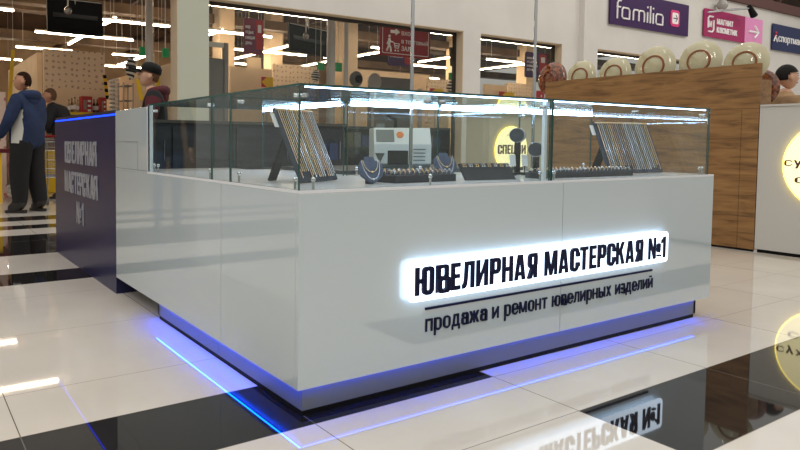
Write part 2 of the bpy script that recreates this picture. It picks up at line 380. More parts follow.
tp = thing('tall_panel', 'white tall end panel with closed doors between the glass showcase and the navy cabinet', 'panel', (0, LG, ZT))
MB().box((0, LG+.001, ZT+.001), (.025, L, 1.158)).build('panel', LACQ, tp, bevel=.002)
MB().box((.026, LG+.001, ZT+.001), (.034, L, 1.15)).build('inner_lining', NAVY, tp)
MB().box((-.001, LG+.16, .964), (.001, L-.005, .967)).box((-.001, LG+.16, ZT+.003), (.001, LG+.163, .965)).build('door_gap', SEAM, tp)
# sign on the counter front
sg = thing('illuminated_sign', 'navy shop lettering on a white glowing backing on the counter front', 'sign', (.5, 0, .3))
MB().prism(rrect(.476, .362, 2.250, .519, .022), (0, -.02, 0), (1, 0, 0), (0, 0, 1), .008).build('backing', SIGN_LED, sg)
def frame_quads(outer, inner): return [[outer[i], outer[(i+1) % len(outer)], inner[(i+1) % len(outer)], inner[i]] for i in range(len(outer))]
def bar(x0, y0, x1, y1): return [(x0, y0), (x1, y0), (x1, y1), (x0, y1)]
def oval(x0, y0, x1, y1, sw=.195, sh=.15, r=.17): return frame_quads(rrect(x0, y0, x1, y1, r), rrect(x0+sw, y0+sh, x1-sw, y1-sh, .045))
LOWER = [False]
def cut(q, side):
    """open one side of a ring: 0 left, 1 right"""
    xm = sum(x for p in q for x, y in p)/sum(len(p) for p in q); ht = max(y for p in q for x, y in p)-min(y for p in q for x, y in p)
    return [p for p in q if not (all((x > xm) == bool(side) for x, y in p) and max(y for x, y in p)-min(y for x, y in p) > .26*ht)]
def flip(sh, wd): return [[(wd-x, y) for x, y in reversed(p)] for p in sh]
def glyph(c):
    """heavy condensed capitals, one unit tall: (width, outlines)"""
    sw = .2
    if c == 'В': return .64, [bar(0, 0, sw, 1)]+oval(0, .46, .61, 1, sh=.13, r=.13)+oval(0, 0, .64, .57, sh=.13, r=.13)
    if c == 'Е': return .46, [bar(0, 0, sw, 1), bar(sw, .84, .46, 1), bar(sw, .43, .43, .58), bar(sw, 0, .46, .16)]
    if c == 'Л': return .62, [bar(.42, 0, .62, 1), bar(.12, .85, .43, 1), [(0, 0), (.11, .01), (.2, .06), (.25, .16), (.28, .4), (.31, .86), (.12, .86), (.09, .35), (.06, .2), (0, .15)]]
    if c == 'И': return .62, [bar(0, 0, sw, 1), bar(.42, 0, .62, 1), [(.19, .06), (.43, .62), (.43, .94), (.19, .38)]]
    if c == 'Р': return .57, [bar(0, 0, sw, 1)]+oval(0, .4, .57, 1)
    if c == 'Н': return .60, [bar(0, 0, sw, 1), bar(.4, 0, .6, 1), bar(.19, .42, .41, .59)]
    if c == 'А': return .62, [[(0, 0), (.2, 0), (.345, 1), (.17, 1)], [(.42, 0), (.62, 0), (.45, 1), (.275, 1)], bar(.13, .17, .49, .32)]
    if c == 'Я': return .60, [bar(.4, 0, .6, 1)]+oval(.03, .4, .6, 1)+[[(0, 0), (.2, 0), (.4, .47), (.2, .47)]]
    if c == 'М': return .78, [bar(0, 0, .18, 1), bar(.6, 0, .78, 1), [(.31, 0), (.45, 0), (.25, 1), (.05, 1)], [(.33, 0), (.47, 0), (.73, 1), (.53, 1)]]
    if c == 'С':
        q = [p for p in oval(0, 0, .57, 1, r=.2) if not (min(x for x, y in p) > .3 and max(y for x, y in p)-min(y for x, y in p) > .3)]
        return .57, q+[bar(.37, .62, .57, .8), bar(.37, .2, .57, .38)]
    if c == 'Т': return .54, [bar(0, .84, .54, 1), bar(.17, 0, .37, .85)]
    if c == 'К': return .62, [bar(0, 0, sw, 1), [(.19, .4), (.38, .52), (.6, 1), (.4, 1), (.19, .56)], [(.24, .56), (.4, 0), (.62, 0), (.4, .62)]]
    if c == 'Ю': return .86, [bar(0, 0, sw, 1), bar(.19, .42, .32, .58)]+oval(.3, 0, .86, 1)
    if c == '№': return .94, [bar(0, 0, .17, 1), bar(.42, 0, .59, 1), [(.40, 0), (.57, 0), (.19, 1), (.02, 1)]]+oval(.66, .28, .94, .72, .09, .09, .1)+[bar(.68, .1, .92, .18)]
    if c == '1': return .36, [bar(.16, 0, .36, 1), [(0, .68), (.18, .74), (.18, 1), (.12, .9), (0, .84)]]
    if c == 'Г': return .46, [bar(0, 0, sw, 1), bar(sw, .84, .46, 1)]
    if c == 'О': return .58, oval(0, 0, .58, 1)
    if c == 'П': return .60, [bar(0, 0, sw, 1), bar(.4, 0, .6, 1), bar(.19, .84, .41, 1)]
    if c == 'Д': return .70, [bar(0, 0, .7, .15), bar(0, -.14, .13, .02), bar(.57, -.14, .7, .02), bar(.43, .1, .62, 1), [(.1, .1), (.27, .1), (.34, 1), (.17, 1)], bar(.2, .85, .5, 1)]
    if c == 'Х': return .64, [[(0, 0), (.2, 0), (.62, 1), (.42, 1)], [(.44, 0), (.64, 0), (.22, 1), (.02, 1)]]
    if c == 'З': return .56, cut(oval(0, .46, .54, 1, sh=.13, r=.13), 0)+cut(oval(0, 0, .56, .57, sh=.13, r=.13), 0)
    if c == 'Й': return .62, glyph('И')[1]+[bar(.18, 1.08, .44, 1.18)]
    if c == 'Ы': return .86, [bar(0, 0, sw, 1), bar(.66, 0, .86, 1)]+oval(0, 0, .58, .6, sh=.14, r=.15)
    if c == 'Ц': return .70, [bar(0, 0, sw, 1), bar(.4, 0, .6, 1), bar(0, 0, .62, .15), bar(.56, -.16, .7, .15)]
    # small letters, x-height one
    if c == 'п': return .74, [bar(0, 0, .19, 1), bar(.55, 0, .74, 1), bar(.1, .83, .6, 1)]
    if c == 'р': return .78, [bar(0, -.4, .19, 1)]+oval(0, 0, .78, 1, r=.3)
    if c == 'о': return .80, oval(0, 0, .80, 1, r=.34)
    if c == 'с': return .74, cut(oval(0, 0, .76, 1, r=.34), 1)
    if c == 'д': return .88, [bar(0, 0, .88, .17), bar(0, -.26, .16, .05), bar(.72, -.26, .88, .05), bar(.57, .1, .76, 1), [(.1, .1), (.28, .1), (.38, 1), (.2, 1)], bar(.24, .83, .7, 1)]
    if c == 'а': return .74, oval(0, 0, .72, .62, sh=.15, r=.2)+[bar(.54, 0, .73, .86), bar(.12, .84, .62, 1), bar(.04, .68, .2, .9), [(.54, .8), (.73, .8), (.6, 1), (.5, 1)]]
    if c == 'ж': return 1.08, [bar(.45, 0, .63, 1)]+(lambda q: q+flip(q, 1.08))([[(.22, .5), (.46, .42), (.46, .6), (.22, 1), (0, 1)], [(0, 0), (.22, 0), (.46, .42), (.46, .58), (.22, .5)]])
    if c == 'и': return .78, [bar(0, 0, .19, 1), bar(.59, 0, .78, 1), [(.18, .04), (.6, .62), (.6, .96), (.18, .38)]]
    if c == 'й': return .78, glyph('и')[1]+[bar(.2, 1.12, .58, 1.26)]
    if c == 'е': return .76, cut(oval(0, 0, .76, 1, r=.32), 1)+[bar(.1, .42, .7, .56), bar(.57, .42, .76, .72)]
    if c == 'м': return .96, [bar(0, 0, .18, 1), bar(.78, 0, .96, 1), [(.38, .06), (.52, .06), (.24, 1), (.04, 1)], [(.44, .06), (.58, .06), (.92, 1), (.72, 1)]]
    if c == 'н': return .74, [bar(0, 0, .19, 1), bar(.55, 0, .74, 1), bar(.1, .42, .6, .58)]
    if c == 'т': return .68, [bar(0, .83, .68, 1), bar(.245, 0, .435, .9)]
    if c == 'ю': return 1.12, [bar(0, 0, .19, 1), bar(.1, .42, .42, .58)]+oval(.36, 0, 1.12, 1, r=.32)
    if c == 'в': return .72, [bar(0, 0, .19, 1)]+oval(0, .45, .68, 1, .18, .14, .16)+oval(0, 0, .72, .58, .18, .14, .17)
    if c == 'л': return .78, [bar(.59, 0, .78, 1), bar(.18, .83, .68, 1), [(0, 0), (.14, .01), (.26, .1), (.32, .3), (.37, .9), (.18, .9), (.13, .35), (.08, .2), (0, .17)]]
    if c == 'ы': return 1.02, [bar(0, 0, .19, 1), bar(.83, 0, 1.02, 1)]+oval(0, 0, .70, .6, .18, .14, .18)
    if c == 'х': return .78, [[(0, 0), (.22, 0), (.76, 1), (.54, 1)], [(.56, 0), (.78, 0), (.24, 1), (.02, 1)]]
    if c == 'з': return .64, cut(oval(0, .45, .61, 1, .18, .14, .16), 0)+cut(oval(0, 0, .64, .58, .18, .14, .17), 0)
    if c == 'у': return .76, [[(0, 1), (.3, .02), (.46, .2), (.21, 1)], [(.14, -.4), (.36, -.4), (.76, 1), (.55, 1)]]
    if c == 'к': return .74, [bar(0, 0, .19, 1), [(.18, .4), (.4, .54), (.72, 1), (.48, 1), (.18, .58)], [(.24, .54), (.5, 0), (.74, 0), (.4, .6)]]
    if c == 'ф': return 1.1, [bar(.46, -.4, .64, 1.36)]+oval(0, 0, 1.1, 1, r=.34)
    if c == 'ь': return .7, [bar(0, 0, .19, 1)]+oval(0, 0, .70, .6, .18, .14, .18)
    if c == 'ц': return .88, [bar(0, 0, .19, 1), bar(.55, 0, .74, 1), bar(0, 0, .76, .17), bar(.72, -.24, .88, .17)]
    return (.26 if c == ' ' and not LOWER[0] else .36), []
GAP = .09
def signwriting(words, o, xd, wdt, hgt, depth):
    """capitals fitted to a wdt x hgt box, lower-left corner o"""
    gl = [glyph(c) for c in words]; tot = sum(g[0] for g in gl)+GAP*(len(gl)-1); k = wdt/tot; x = 0; t = MB()
    for wd, outs in gl:
        for i, p in enumerate(outs): t.prism([((x+a)*k, b*hgt) for a, b in p], o, xd, (0, 0, 1), depth+.0003*i)
        x += wd+GAP
    return t
signwriting('ЮВЕЛИРНАЯ МАСТЕРСКАЯ №1', (.504, -.0282, .386), (1, 0, 0), 1.719, .109, .004).build('lettering', INK, sg)
MB().box((.585, 0, .3165), (2.155, -.006, .3255)).build('underline', INK, sg)
def small_line(body, o, xd, wdt, hgt, depth, name, m_, parent, base=.4, total=1.66):
    """one line of small letters, one part per word; o is the lower-left corner below the descenders"""
    LOWER[0] = True; gl = [(c, glyph(c)) for c in body]; LOWER[0] = False
    k = wdt/(sum(g[0] for c, g in gl)+.15*(len(gl)-1)); kz = hgt/total; x = 0; t = MB()
    for c, (wd, outs) in gl+[(' ', (0, []))]:
        if c == ' ' and t.v: t.build(name, m_, parent); t = MB()
        for i, p in enumerate(outs): t.prism([((x+q)*k, (r_+base)*kz) for q, r_ in p], o, xd, (0, 0, 1), depth+.0002*i)
        x += wd+.15
small_line('продажа и ремонт ювелирных изделий', (.587, -.0005, .209), (1, 0, 0), 1.578, .083, .003, 'small_lettering', INK, sg)

# navy tall block beside the white counter
nv = thing('navy_cabinet', 'tall dark navy cabinet with grey lettering and a blue light along its top', 'cabinet', (0, L, 0))
MB().box((.0, L+.002, 0), (.22, LD, 1.13)).build('body', NAVY, nv)
MB().box((.006, L+.002, 1.142), (.22, LD+.0, 1.165)).build('top', mat('dark top', (40, 38, 46), .3), nv)
MB().box((.006, L+.002, 1.13), (.22, LD, 1.142)).build('light_channel', mat('channel', (20, 22, 40), .4), nv)
MB().box((-.001, L+.02, 1.132), (.007, LD-.01, 1.141)).build('led_strip', BLUE_LINE, nv)
for wd, ya, yb, z0, z1 in (('ЮВЕЛИРНАЯ', 3.615, 2.62, .793, .964), ('МАСТЕРСКАЯ', 3.625, 2.60, .56, .728), ('№1', 3.22, 3.0, .338, .505)):
    signwriting(wd, (-.001, ya, z0), (0, -1, 0), ya-yb, z1-z0, .003).build('lettering', GREYLET, nv)

# rear counter of the kiosk
rc = thing('rear_cabinet', 'dark rear cabinet closing the back of the kiosk behind the workbench', 'cabinet', (.23, 3.4, 0))
DTEAL = noisy('dark teal board', (26, 34, 42), (44, 52, 58), (1, 1, 6), 3, .45)
MB().box((.23, 3.5, 0), (2.73, 4.0, 1.13)).build('body', DTEAL, rc)
MB().box((.23, 3.46, 1.13), (2.73, 4.0, 1.155)).build('top', mat('olive top', (70, 68, 60), .4), rc)
for k in range(4):
    MB().box((.26+k*.62, 3.484, .06), (.86+k*.62, 3.5, 1.1)).build('door', DTEAL, rc)
    MB().tube([(.80+k*.62, 3.476, .8), (.80+k*.62, 3.476, .98)], .007, 6).build('handle', STEEL, rc)
for k, (x, z, c) in enumerate(((2.28, 1.0, (50, 62, 98)), (2.42, 1.0, (58, 74, 116)), (2.55, 1.0, (46, 60, 100)))):
    p = thing('tool_pouch', ('blue cloth tool pouch hanging on the rear cabinet door, next to the others'), 'pouch', (x, 3.47, z), 'blue pouches on the rear cabinet')
    MB().prism(rrect(-.05, -.11, .05, .06, .02), (x, 3.455, z-.1), (1, 0, 0), (0, 0, 1), .03).build('bag', mat('blue cloth', (52, 66, 104), .9), p)
    MB().tube([(x-.03, 3.45, z-.04), (x, 3.46, z), (x+.03, 3.45, z-.04)], .004, 5).build('loop', BLACK, p)

# ------------------------------------------------------------------ glass showcases on the counter
def pane(nm, a, b, parent):
    """thin upright or lying sheet; broad faces clear, the cut edges green"""
    d = [abs(b[i]-a[i]) for i in range(3)]; th = d.index(min(d)); m_ = MB().box(a, b)
    fax = [2, 2, 1, 0, 1, 0]
    m_.m = [0 if fax[i] == th else 1 for i in range(6)]
    return m_.build(nm, [GLASS, GEDGE], parent)
G = .008
def clamp(p, d, parent):
    """small chrome block with a round screw cap; d: direction it faces"""
    p, d = Vector(p), Vector(d)
    m_ = MB(); m_.lathe([(0, -.004), (.007, -.004), (.008, 0), (.008, .01), (.005, .013), (0, .014)], p, d, 12)
    s = d.orthogonal().normalized(); m_.obox(p-d*.009, d*.009, s*.005, d.cross(s)*.005)
    return m_.build('glass_clamp', STEEL, parent, smooth=True)
def foot(x, y, parent):
    m_ = MB(); m_.tube([(x, y, ZT), (x, y, ZT+.03)], .005, 8); m_.ball((x, y, ZT+.036), .009, 6)
    return m_.build('glass_foot', STEEL, parent, smooth=True)
SX, SY, ZP = 1.336, .545, ZG-G
s1 = thing('glass_showcase', 'frameless glass showcase at the corner of the counter over a board of chains', 'showcase', (.002, .002, ZT))
pane('front_pane', (.003, .002, ZT), (SX-.004, .002+G, ZP), s1); pane('side_pane', (.002, .011, ZT), (.002+G, SY-.002, ZP), s1); pane('side_pane', (.002, SY+.003, ZT), (.002+G, .728, ZP), s1)
pane('top_pane', (.001, .001, ZP+.0005), (SX-.002, .728, ZG), s1)
pane('back_pane', (.73, .718, ZT), (SX-.004, .726, ZP), s1); pane('divider_pane', (SX-.012, .012, ZT), (SX-.004, .716, ZP), s1)
MB().box((.745, .704, ZP-.011), (SX-.02, .716, ZP-.001)).build('led_profile', COOL_LED, s1)
MB().box((.03, .011, ZP-.004), (SX-.03, .017, ZP-.001)).build('edge_light', EDGE_LED, s1)
for p, d in (((.035, .024, ZP-.03), (0, 1, 0)), ((.024, .05, ZP-.03), (1, 0, 0)), ((.6, .024, ZP-.03), (0, 1, 0)), ((.68, .024, ZP-.03), (0, 1, 0)), ((SX-.05, .024, ZP-.03), (0, 1, 0)), ((.024, SY-.06, ZP-.03), (1, 0, 0))): clamp(p, d, s1)
for x, y in ((.07, .02), (.02, .06), (.62, .02), (.02, SY-.05), (1.28, .02), (.78, .71), (1.2, .71)): foot(x, y, s1)
s2 = thing('glass_showcase', 'frameless glass showcase on the counter end towards the oak partition', 'showcase', (SX, .002, ZT))
XR = 2.686
pane('front_pane', (SX+.004, .002, ZT), (XR, .002+G, ZP), s2); pane('end_pane', (XR-G, .011, ZT), (XR, .716, ZP), s2)
pane('top_pane', (SX+.002, .001, ZP+.0005), (XR, .728, ZG), s2); pane('back_pane', (SX+.004, .718, ZT), (1.99, .726, ZP), s2); pane('back_pane', (1.995, .718, ZT), (XR, .726, ZP), s2)
MB().box((SX+.02, .702, ZP-.013), (XR-.02, .716, ZP-.001)).build('led_profile', COOL_LED, s2)
MB().box((SX+.02, .011, ZP-.004), (XR-.03, .017, ZP-.001)).build('edge_light', EDGE_LED, s2)
MB().box((SX-.03, .02, ZT), (SX-.014, .036, ZP-.002)).build('corner_post', mat('white post', (214, 226, 232), .3), s2)
for p, d in (((XR-.05, .024, ZP-.03), (0, 1, 0)), ((SX+.05, .024, ZP-.03), (0, 1, 0)), ((2.0, .024, ZP-.03), (0, 1, 0)), ((2.0, .706, ZP-.03), (0, -1, 0))): clamp(p, d, s2)
for x, y in ((SX+.04, .02), (XR-.06, .02), (XR-.03, .02), (2.05, .71), (2.6, .71)): foot(x, y, s2)
s3 = thing('glass_showcase', 'frameless glass showcase along the counter side beside the white tall cabinet', 'showcase', (.002, .732, ZT))
pane('side_pane', (.002, .732, ZT), (.002+G, LG-.012, ZP), s3); pane('top_pane', (.001, .732, ZP+.0005), (.728, LG-.002, ZG), s3)
pane('back_pane', (.718, .74, ZT), (.726, LG-.004, ZP), s3)
MB().box((.002, LG-.012, ZT), (.03, LG-.003, ZP)).build('end_profile', mat('white post', (214, 226, 232), .3), s3)
MB().box((.704, .76, ZP-.011), (.716, LG-.03, ZP-.001)).build('led_profile', COOL_LED, s3)
for p, d in (((.024, .78, ZP-.03), (1, 0, 0)), ((.024, LG-.07, ZP-.03), (1, 0, 0))): clamp(p, d, s3)
for x, y in ((.02, .78), (.02, LG-.06), (.02, LG-.12), (.71, 1.0), (.71, 1.4)): foot(x, y, s3)

# chrome poles rising from the counter behind the showcases
for x, lab in ((1.178, 'thin chrome pole rising from the counter in front of the red store sign'), (2.165, 'thin chrome pole rising from the counter near the brown plate')):
    p = thing('chrome_pole', lab, 'pole', (x, .76, ZT))
    MB().tube([(x, .76, ZT), (x, .76, 2.6)], .0095, 12).build('tube', STEEL, p, smooth=True)
    MB().lathe([(0, ZT+.012), (.026, ZT+.012), (.03, ZT), (0, ZT)][::-1], (x, .76, 0), n=16).build('foot', STEEL, p, smooth=True)

# ------------------------------------------------------------------ jewellery on show
GOLD = mat('gold', (226, 196, 146), .3, .6); ROSE = mat('rose gold', (220, 186, 160), .3, .6); SILV = mat('silver', (228, 230, 234), .25, .6)
VELV = noisy('grey velvet', (46, 52, 64), (58, 66, 80), (1, 1, 1), 30, .9); CHAR = mat('charcoal tray', (36, 38, 44), .7)
DENIMV = noisy('slate velvet', (66, 78, 102), (80, 92, 116), (1, 1, 1), 30, .9)
def chain_board(lab, o, ang, wd, back, up, n, seed):
    rnd = random.Random(seed); o = Vector((*o, ZT)); e = Vector((math.cos(ang), math.sin(ang), 0)); bk = Vector((-e.y, e.x, 0))
    v = bk*back+Vector((0, 0, up)); ln = v.length; v.normalize(); nr = e.cross(v)      # nr faces the customer
    t = thing('chain_display_board', lab, 'jewellery display', o)
    o = o+Vector((0, 0, .009))
    MB().obox(o+e*wd/2+v*ln/2-nr*.006, e*wd/2, v*ln/2, nr*.006).build('board', VELV, t)
    lg = MB(); a = o+e*.12+v*ln*.8-nr*.02; f = Vector((a.x, a.y, ZT+.003))+bk*.10; lg.obox((a+f)/2, (f-a)/2, e*.028, (f-a).normalized().cross(e)*.004); lg.build('easel_leg', BLACK, t)
    MB().obox(o+e*wd/2+v*(ln-.008)+nr*.003, e*wd/2*.97, v*.004, nr*.003).build('top_rail', GOLD, t)
    MB().obox(o-e*.012+v*ln*.84-nr*.01, e*.014, v*.03, nr*.0015).build('price_tag', mat('paper', (226, 228, 230), .8), t)
    for i in range(n):
        u_ = wd*(.05+.9*i/(n-1)); cl = [GOLD, ROSE, SILV, GOLD, ROSE, SILV, SILV][rnd.randrange(7)]; c = MB(); le = ln*rnd.choice([.985, .985, .95, .9]); k = 46; r = rnd.choice([.0015, .002, .0024])
        pts = [o+e*(u_+(.0016 if q % 2 else -.0016))+v*(ln-.01-(le-.02)*q/k)+nr*.005 for q in range(k+1)]
        c.tube(pts, [r*(1.25 if q % 2 else .75) for q in range(k+1)], 5); c.ball(pts[0]+nr*.002, .004, 4)
        c.build('chain', cl, t, smooth=True)
    return t
chain_board('slanted velvet board of hanging chains in the corner showcase, on a black easel leg', (.182, .271), math.radians(25.6), .29, .135, .295, 19, 1)
chain_board('slanted velvet board of hanging chains in the showcase end before the oak partition', (2.16, .25), math.radians(-8.7), .42, .12, .283, 26, 5)

def bust(lab, c, ang, s=1.0):
    c = Vector((*c, ZT)); e = Vector((math.cos(ang), math.sin(ang), 0)); bk = Vector((-e.y, e.x, 0)); up = (Vector((0, 0, 1))*.9+bk*.44).normalized(); nr = e.cross(up)
    t = thing('necklace_bust', lab, 'jewellery display', c)
    out = [(-.014, 0), (.014, 0), (.05, .03), (.056, .062), (.046, .092), (.024, .098), (.02, .116), (-.02, .116), (-.024, .098), (-.046, .092), (-.056, .062), (-.05, .03)]
    out = [(x*s, y*s) for x, y in out]
    m_ = MB(); m_.prism(out, c+Vector((0, 0, .004)), e, up, .014*s); m_.obox(c+bk*.03*s+Vector((0, 0, .03*s)), e*.02*s, bk*.004, Vector((0, 0, .03*s))); m_.build('bust', DENIMV, t, bevel=.003)
    for dep, mt in ((.088, SILV), (.055, GOLD)):
        pts = [c+Vector((0, 0, .004))+e*(.034*s*math.cos(a)*(1.2 if dep > .08 else 1))+up*(.098*s+dep*s*math.sin(a))+nr*.018*s for a in [math.pi+math.pi*k/16 for k in range(17)]]
        m_ = MB().tube(pts, .0012, 5); m_.ball(pts[8], .005*s, 5); m_.build('necklace', mt, t, smooth=True)
bust('slate blue velvet necklace bust with two fine chains at the end of the ring tray', (.448, .165), math.radians(-14), .96)
bust('slate blue velvet necklace bust with a thin chain standing behind the ring tray', (1.06, .37), math.radians(-14), 1.05)
def ring(mb, c, ax, R=.0095, r=.0016, n=12):
    ax = Vector(ax).normalized(); a = ax.orthogonal().normalized(); b = ax.cross(a); c = Vector(c)
    mb.tube([c+(a*math.cos(2*math.pi*k/n)+b*math.sin(2*math.pi*k/n))*R for k in range(n+1)], r, 5, caps=False)
def tray(lab, c0, ang, wd, dp, h, rows, cols, seed):
    rnd = random.Random(seed); o = Vector((*c0, ZT)); e = Vector((math.cos(ang), math.sin(ang), 0)); bk = Vector((-e.y, e.x, 0)); z = Vector((0, 0, 1))
    t = thing('ring_tray', lab, 'tray', o)
    MB().obox(o+e*wd/2+bk*dp/2+z*h/2, e*wd/2, bk*dp/2, z*h/2).build('tray', CHAR, t, bevel=.003)
    pad = MB()
    for j in range(rows): pad.tube([o+e*.008+bk*(dp*(j+.5)/rows)+z*h, o+e*(wd-.008)+bk*(dp*(j+.5)/rows)+z*h], .008, 8)
    pad.build('foam_roll', VELV, t, smooth=True)
    for j in range(rows):
        for i in range(cols):
            p = o+e*(wd*(i+.5)/cols)+bk*(dp*(j+.5)/rows)+z*(h+.008); m_ = MB(); ring(m_, p, e+bk*rnd.uniform(-.4, .4))
            if rnd.random() < .7: m_.ball(p+z*.0115, .0035, 4)
            m_.build('ring', rnd.choice([GOLD, SILV, SILV, ROSE]), t, smooth=True)
tray('long charcoal ring tray beside the slate bust in the corner showcase', (.56, .155), math.radians(3), .36, .17, .032, 3, 13, 3)
tray('low charcoal ring tray in front of the second board of chains', (1.42, .13), math.radians(-1), .74, .085, .028, 2, 24, 4)
# slanted earring stand
o = Vector((.985, .175, ZT)); t = thing('earring_stand', 'sloping charcoal earring stand with a row of tiny earrings', 'jewellery display', o)
e = Vector((.99, -.12, 0)).normalized(); bk = Vector((-e.y, e.x, 0)); z = Vector((0, 0, 1)); wdt = .285
prof = [(0, 0), (.012, 0), (.06, .066), (.048, .07)]
MB().prism([(0, 0), (.014, 0), (.064, .070), (.052, .074)], o+e*wdt, bk, z, -wdt).build('slope', CHAR, t)
sl = (bk*.05+z*.072).normalized(); nr = e.cross(sl)
for i in range(8):
    p = o+e*(wdt*(i+.5)/8)+sl*.078+nr*.004; m_ = MB()
    for d in (-.006, .006): ring(m_, p+e*d, e, .006, .0011, 8); m_.ball(p+e*d-sl*.008+nr*.002, .003, 4)
    m_.build('earring', [GOLD, SILV][i % 2], t, smooth=True)
MB().prism([(.045, .05), (.055, .05), (.10, 0), (.088, 0)], o+e*(wdt*.6), bk, z, -wdt*.2).build('rest', BLACK, t)
# bracelet rolls on T stands
for (pxx, pyy, yy, hh), lab in ((((517, 171, .47, .21)), 'tall black bracelet roll on a post above the earring stand'), ((536, 171.5, .40, .135), 'short black bracelet roll on a post by the glass post')):
    p = atz(pxx, pyy+1, ZT); p = Vector((at(pxx, 171, yy).x, yy, ZT)); t = thing('bracelet_stand', lab, 'jewellery display', p)
    zt = ZT+hh; m_ = MB()
    MB().box((p.x-.05, p.y-.035, ZT), (p.x+.05, p.y+.035, ZT+.012)).build('base', BLACK, t, bevel=.003)
    MB().box((p.x-.014, p.y-.009, ZT+.012), (p.x+.014, p.y+.009, zt-.02)).build('post', BLACK, t)
    ax = Vector((.86, .5, 0)); ln = .05
    MB().lathe([(0, -ln), (.030, -ln), (.036, -ln+.004), (.036, ln-.004), (.030, ln), (0, ln)], (p.x, p.y, zt), ax, 20).build('roll', VELV, t, smooth=True)
    for d in (-.02, .012):
        m_ = MB(); ring(m_, Vector((p.x, p.y, zt))+ax*d, ax, .038, .002, 20); m_.build('bracelet', SILV, t, smooth=True)
for pxx, lab in ((512.5, 'small white price card in front of the tall bracelet roll, beside its post'), (524.5, 'small white price card between the two bracelet rolls')):
    q = at(pxx, 166, .40); t = thing('price_card', lab, 'price card', (q.x, .40, ZT)); MB().obox((q.x, .40, ZT+.078), (.022, 0, 0), (0, .003, .030), (0, .001, 0)).build('card', mat('paper', (226, 228, 230), .8), t); MB().box((q.x-.004, .398, ZT), (q.x+.004, .4, ZT+.05)).box((q.x-.012, .385, ZT), (q.x+.012, .41, ZT+.004)).build('stem', BLACK, t)

# engraving machine on a bench inside the kiosk
wbn = thing('work_bench', 'dark work bench inside the kiosk carrying the white engraving machine', 'bench', (1.1, 1.42, 0))
MB().box((1.1, 1.26, .76), (2.7, 2.02, .80)).build('bench_top', mat('bench top', (52, 54, 58), .4), wbn)
for x, y in ((1.14, 1.30), (2.64, 1.30), (1.14, 1.96), (2.64, 1.96)): MB().box((x, y, 0), (x+.05, y+.05, .76)).build('leg', mat('grey steel leg', (90, 92, 96), .4), wbn)
MW = mat('white machine enamel', (208, 212, 208), .35); MG = mat('machine grey', (112, 116, 112), .5)
mo = Vector((1.545, 1.53, .80)); t = thing('engraving_machine', 'white desktop engraving machine with slanted panel and orange emblem inside the kiosk', 'machine', mo)
e = Vector((.84, -.54, 0)).normalized(); bk = Vector((-e.y, e.x, 0)); z = Vector((0, 0, 1)); fr = -bk
ww, dd = .24, .36
# body: side profile extruded across its width
MB().prism([(0, .03), (.04, .0), (dd, 0), (dd, .27), (.06, .27), (.0, .16)], mo+e*(ww+.14), bk, z, -(ww+.14)).build('housing', MW, t, bevel=.006)
def face(a0, a1, h0, h1, dpt, m_, nm, off=0.0):
    MB().obox(mo+e*(a0+a1)/2+z*(h0+h1)/2+fr*(off), e*(a1-a0)/2, z*(h1-h0)/2, fr*dpt).build(nm, m_, t)
face(.09, .225, .025, .118, .004, BLACK, 'work_window', .001)
sl = (bk*.06+z*.11).normalized(); sn = e.cross(sl)
MB().obox(mo+e*.075+z*.215+bk*.03+sn*.002, e*.06, sl*.045, sn*.003).build('display_panel', MG, t)
MB().prism([(.0, .10), (.032, .035), (.064, .10)], mo+e*.006+fr*.001, e, z, .006).build('funnel', mat('dark funnel', (70, 68, 60), .5), t)
MB().prism(circ(0, 0, .026, 6), mo+e*.175+z*.222+bk*.035+sn*.001, e, sl, .004).build('emblem', mat('orange emblem', (214, 120, 46), .5), t)
for k in range(4): face(.26, .34, .05+.024*k, .058+.024*k, .003, MG, 'vent_slot', .001)
MB().tube([mo+e*.05+bk*.1+z*.27, mo+e*.05+bk*.1+z*.30], .03, 12).build('cap', MG, t)
MB().tube([mo+e*.16+bk*.16+z*.27, mo+e*.16+bk*.16+z*.33, mo+e*.10+bk*.16+z*.36], .012, 8).build('arm', BLACK, t)

# ------------------------------------------------------------------ oak partition and spice counter
OX, OY0, OY1, OH = 5.455, .935, 3.19, 1.705
t = thing('oak_partition', 'tall oak board partition carrying the row of plates', 'partition', (OX, OY0, 0))
MB().box((OX, OY0, 1.302), (OX+.03, OY1, OH)).build('top_board', OAK, t)
MB().box((OX, OY0, .02), (OX+.03, 1.072, 1.299)).box((OX, 1.075, .02), (OX+.03, 2.10, 1.299)).box((OX, 2.103, .02), (OX+.03, OY1, 1.299)).build('lower_boards', OAK, t)
MB().box((OX+.005, OY0+.01, 0), (OX+.028, OY1-.01, .02)).build('toe_strip', BLACK, t)
MB().box((OX+.031, OY0, .02), (OX+.22, OY0+.03, 1.56)).box((OX+.031, OY1-.03, .02), (OX+.22, OY1, 1.5)).build('end_board', OAK, t)
MB().box((OX+.031, OY0+.031, 1.50), (OX+.22, OY1-.031, 1.53)).build('plate_shelf', OAK, t)
MB().box((OX+.221, OY0+.02, 1.29), (OX+.50, OY1-.031, 1.315)).box((OX+.221, OY0+.4, 0), (OX+.48, OY0+.43, 1.289)).build('low_shelf', OAK, t)
CREAM = noisy('celadon glaze', (188, 180, 144), (202, 195, 162), (1, 1, 1), 6, .12, coat=.6); TERRA = mat('bare clay ring', (140, 82, 44), .5)
BRGL = noisy('brown speckled glaze', (84, 38, 18), (150, 82, 40), (1, 1, 1), 32, .12, 3, .42, .62, coat=.8)
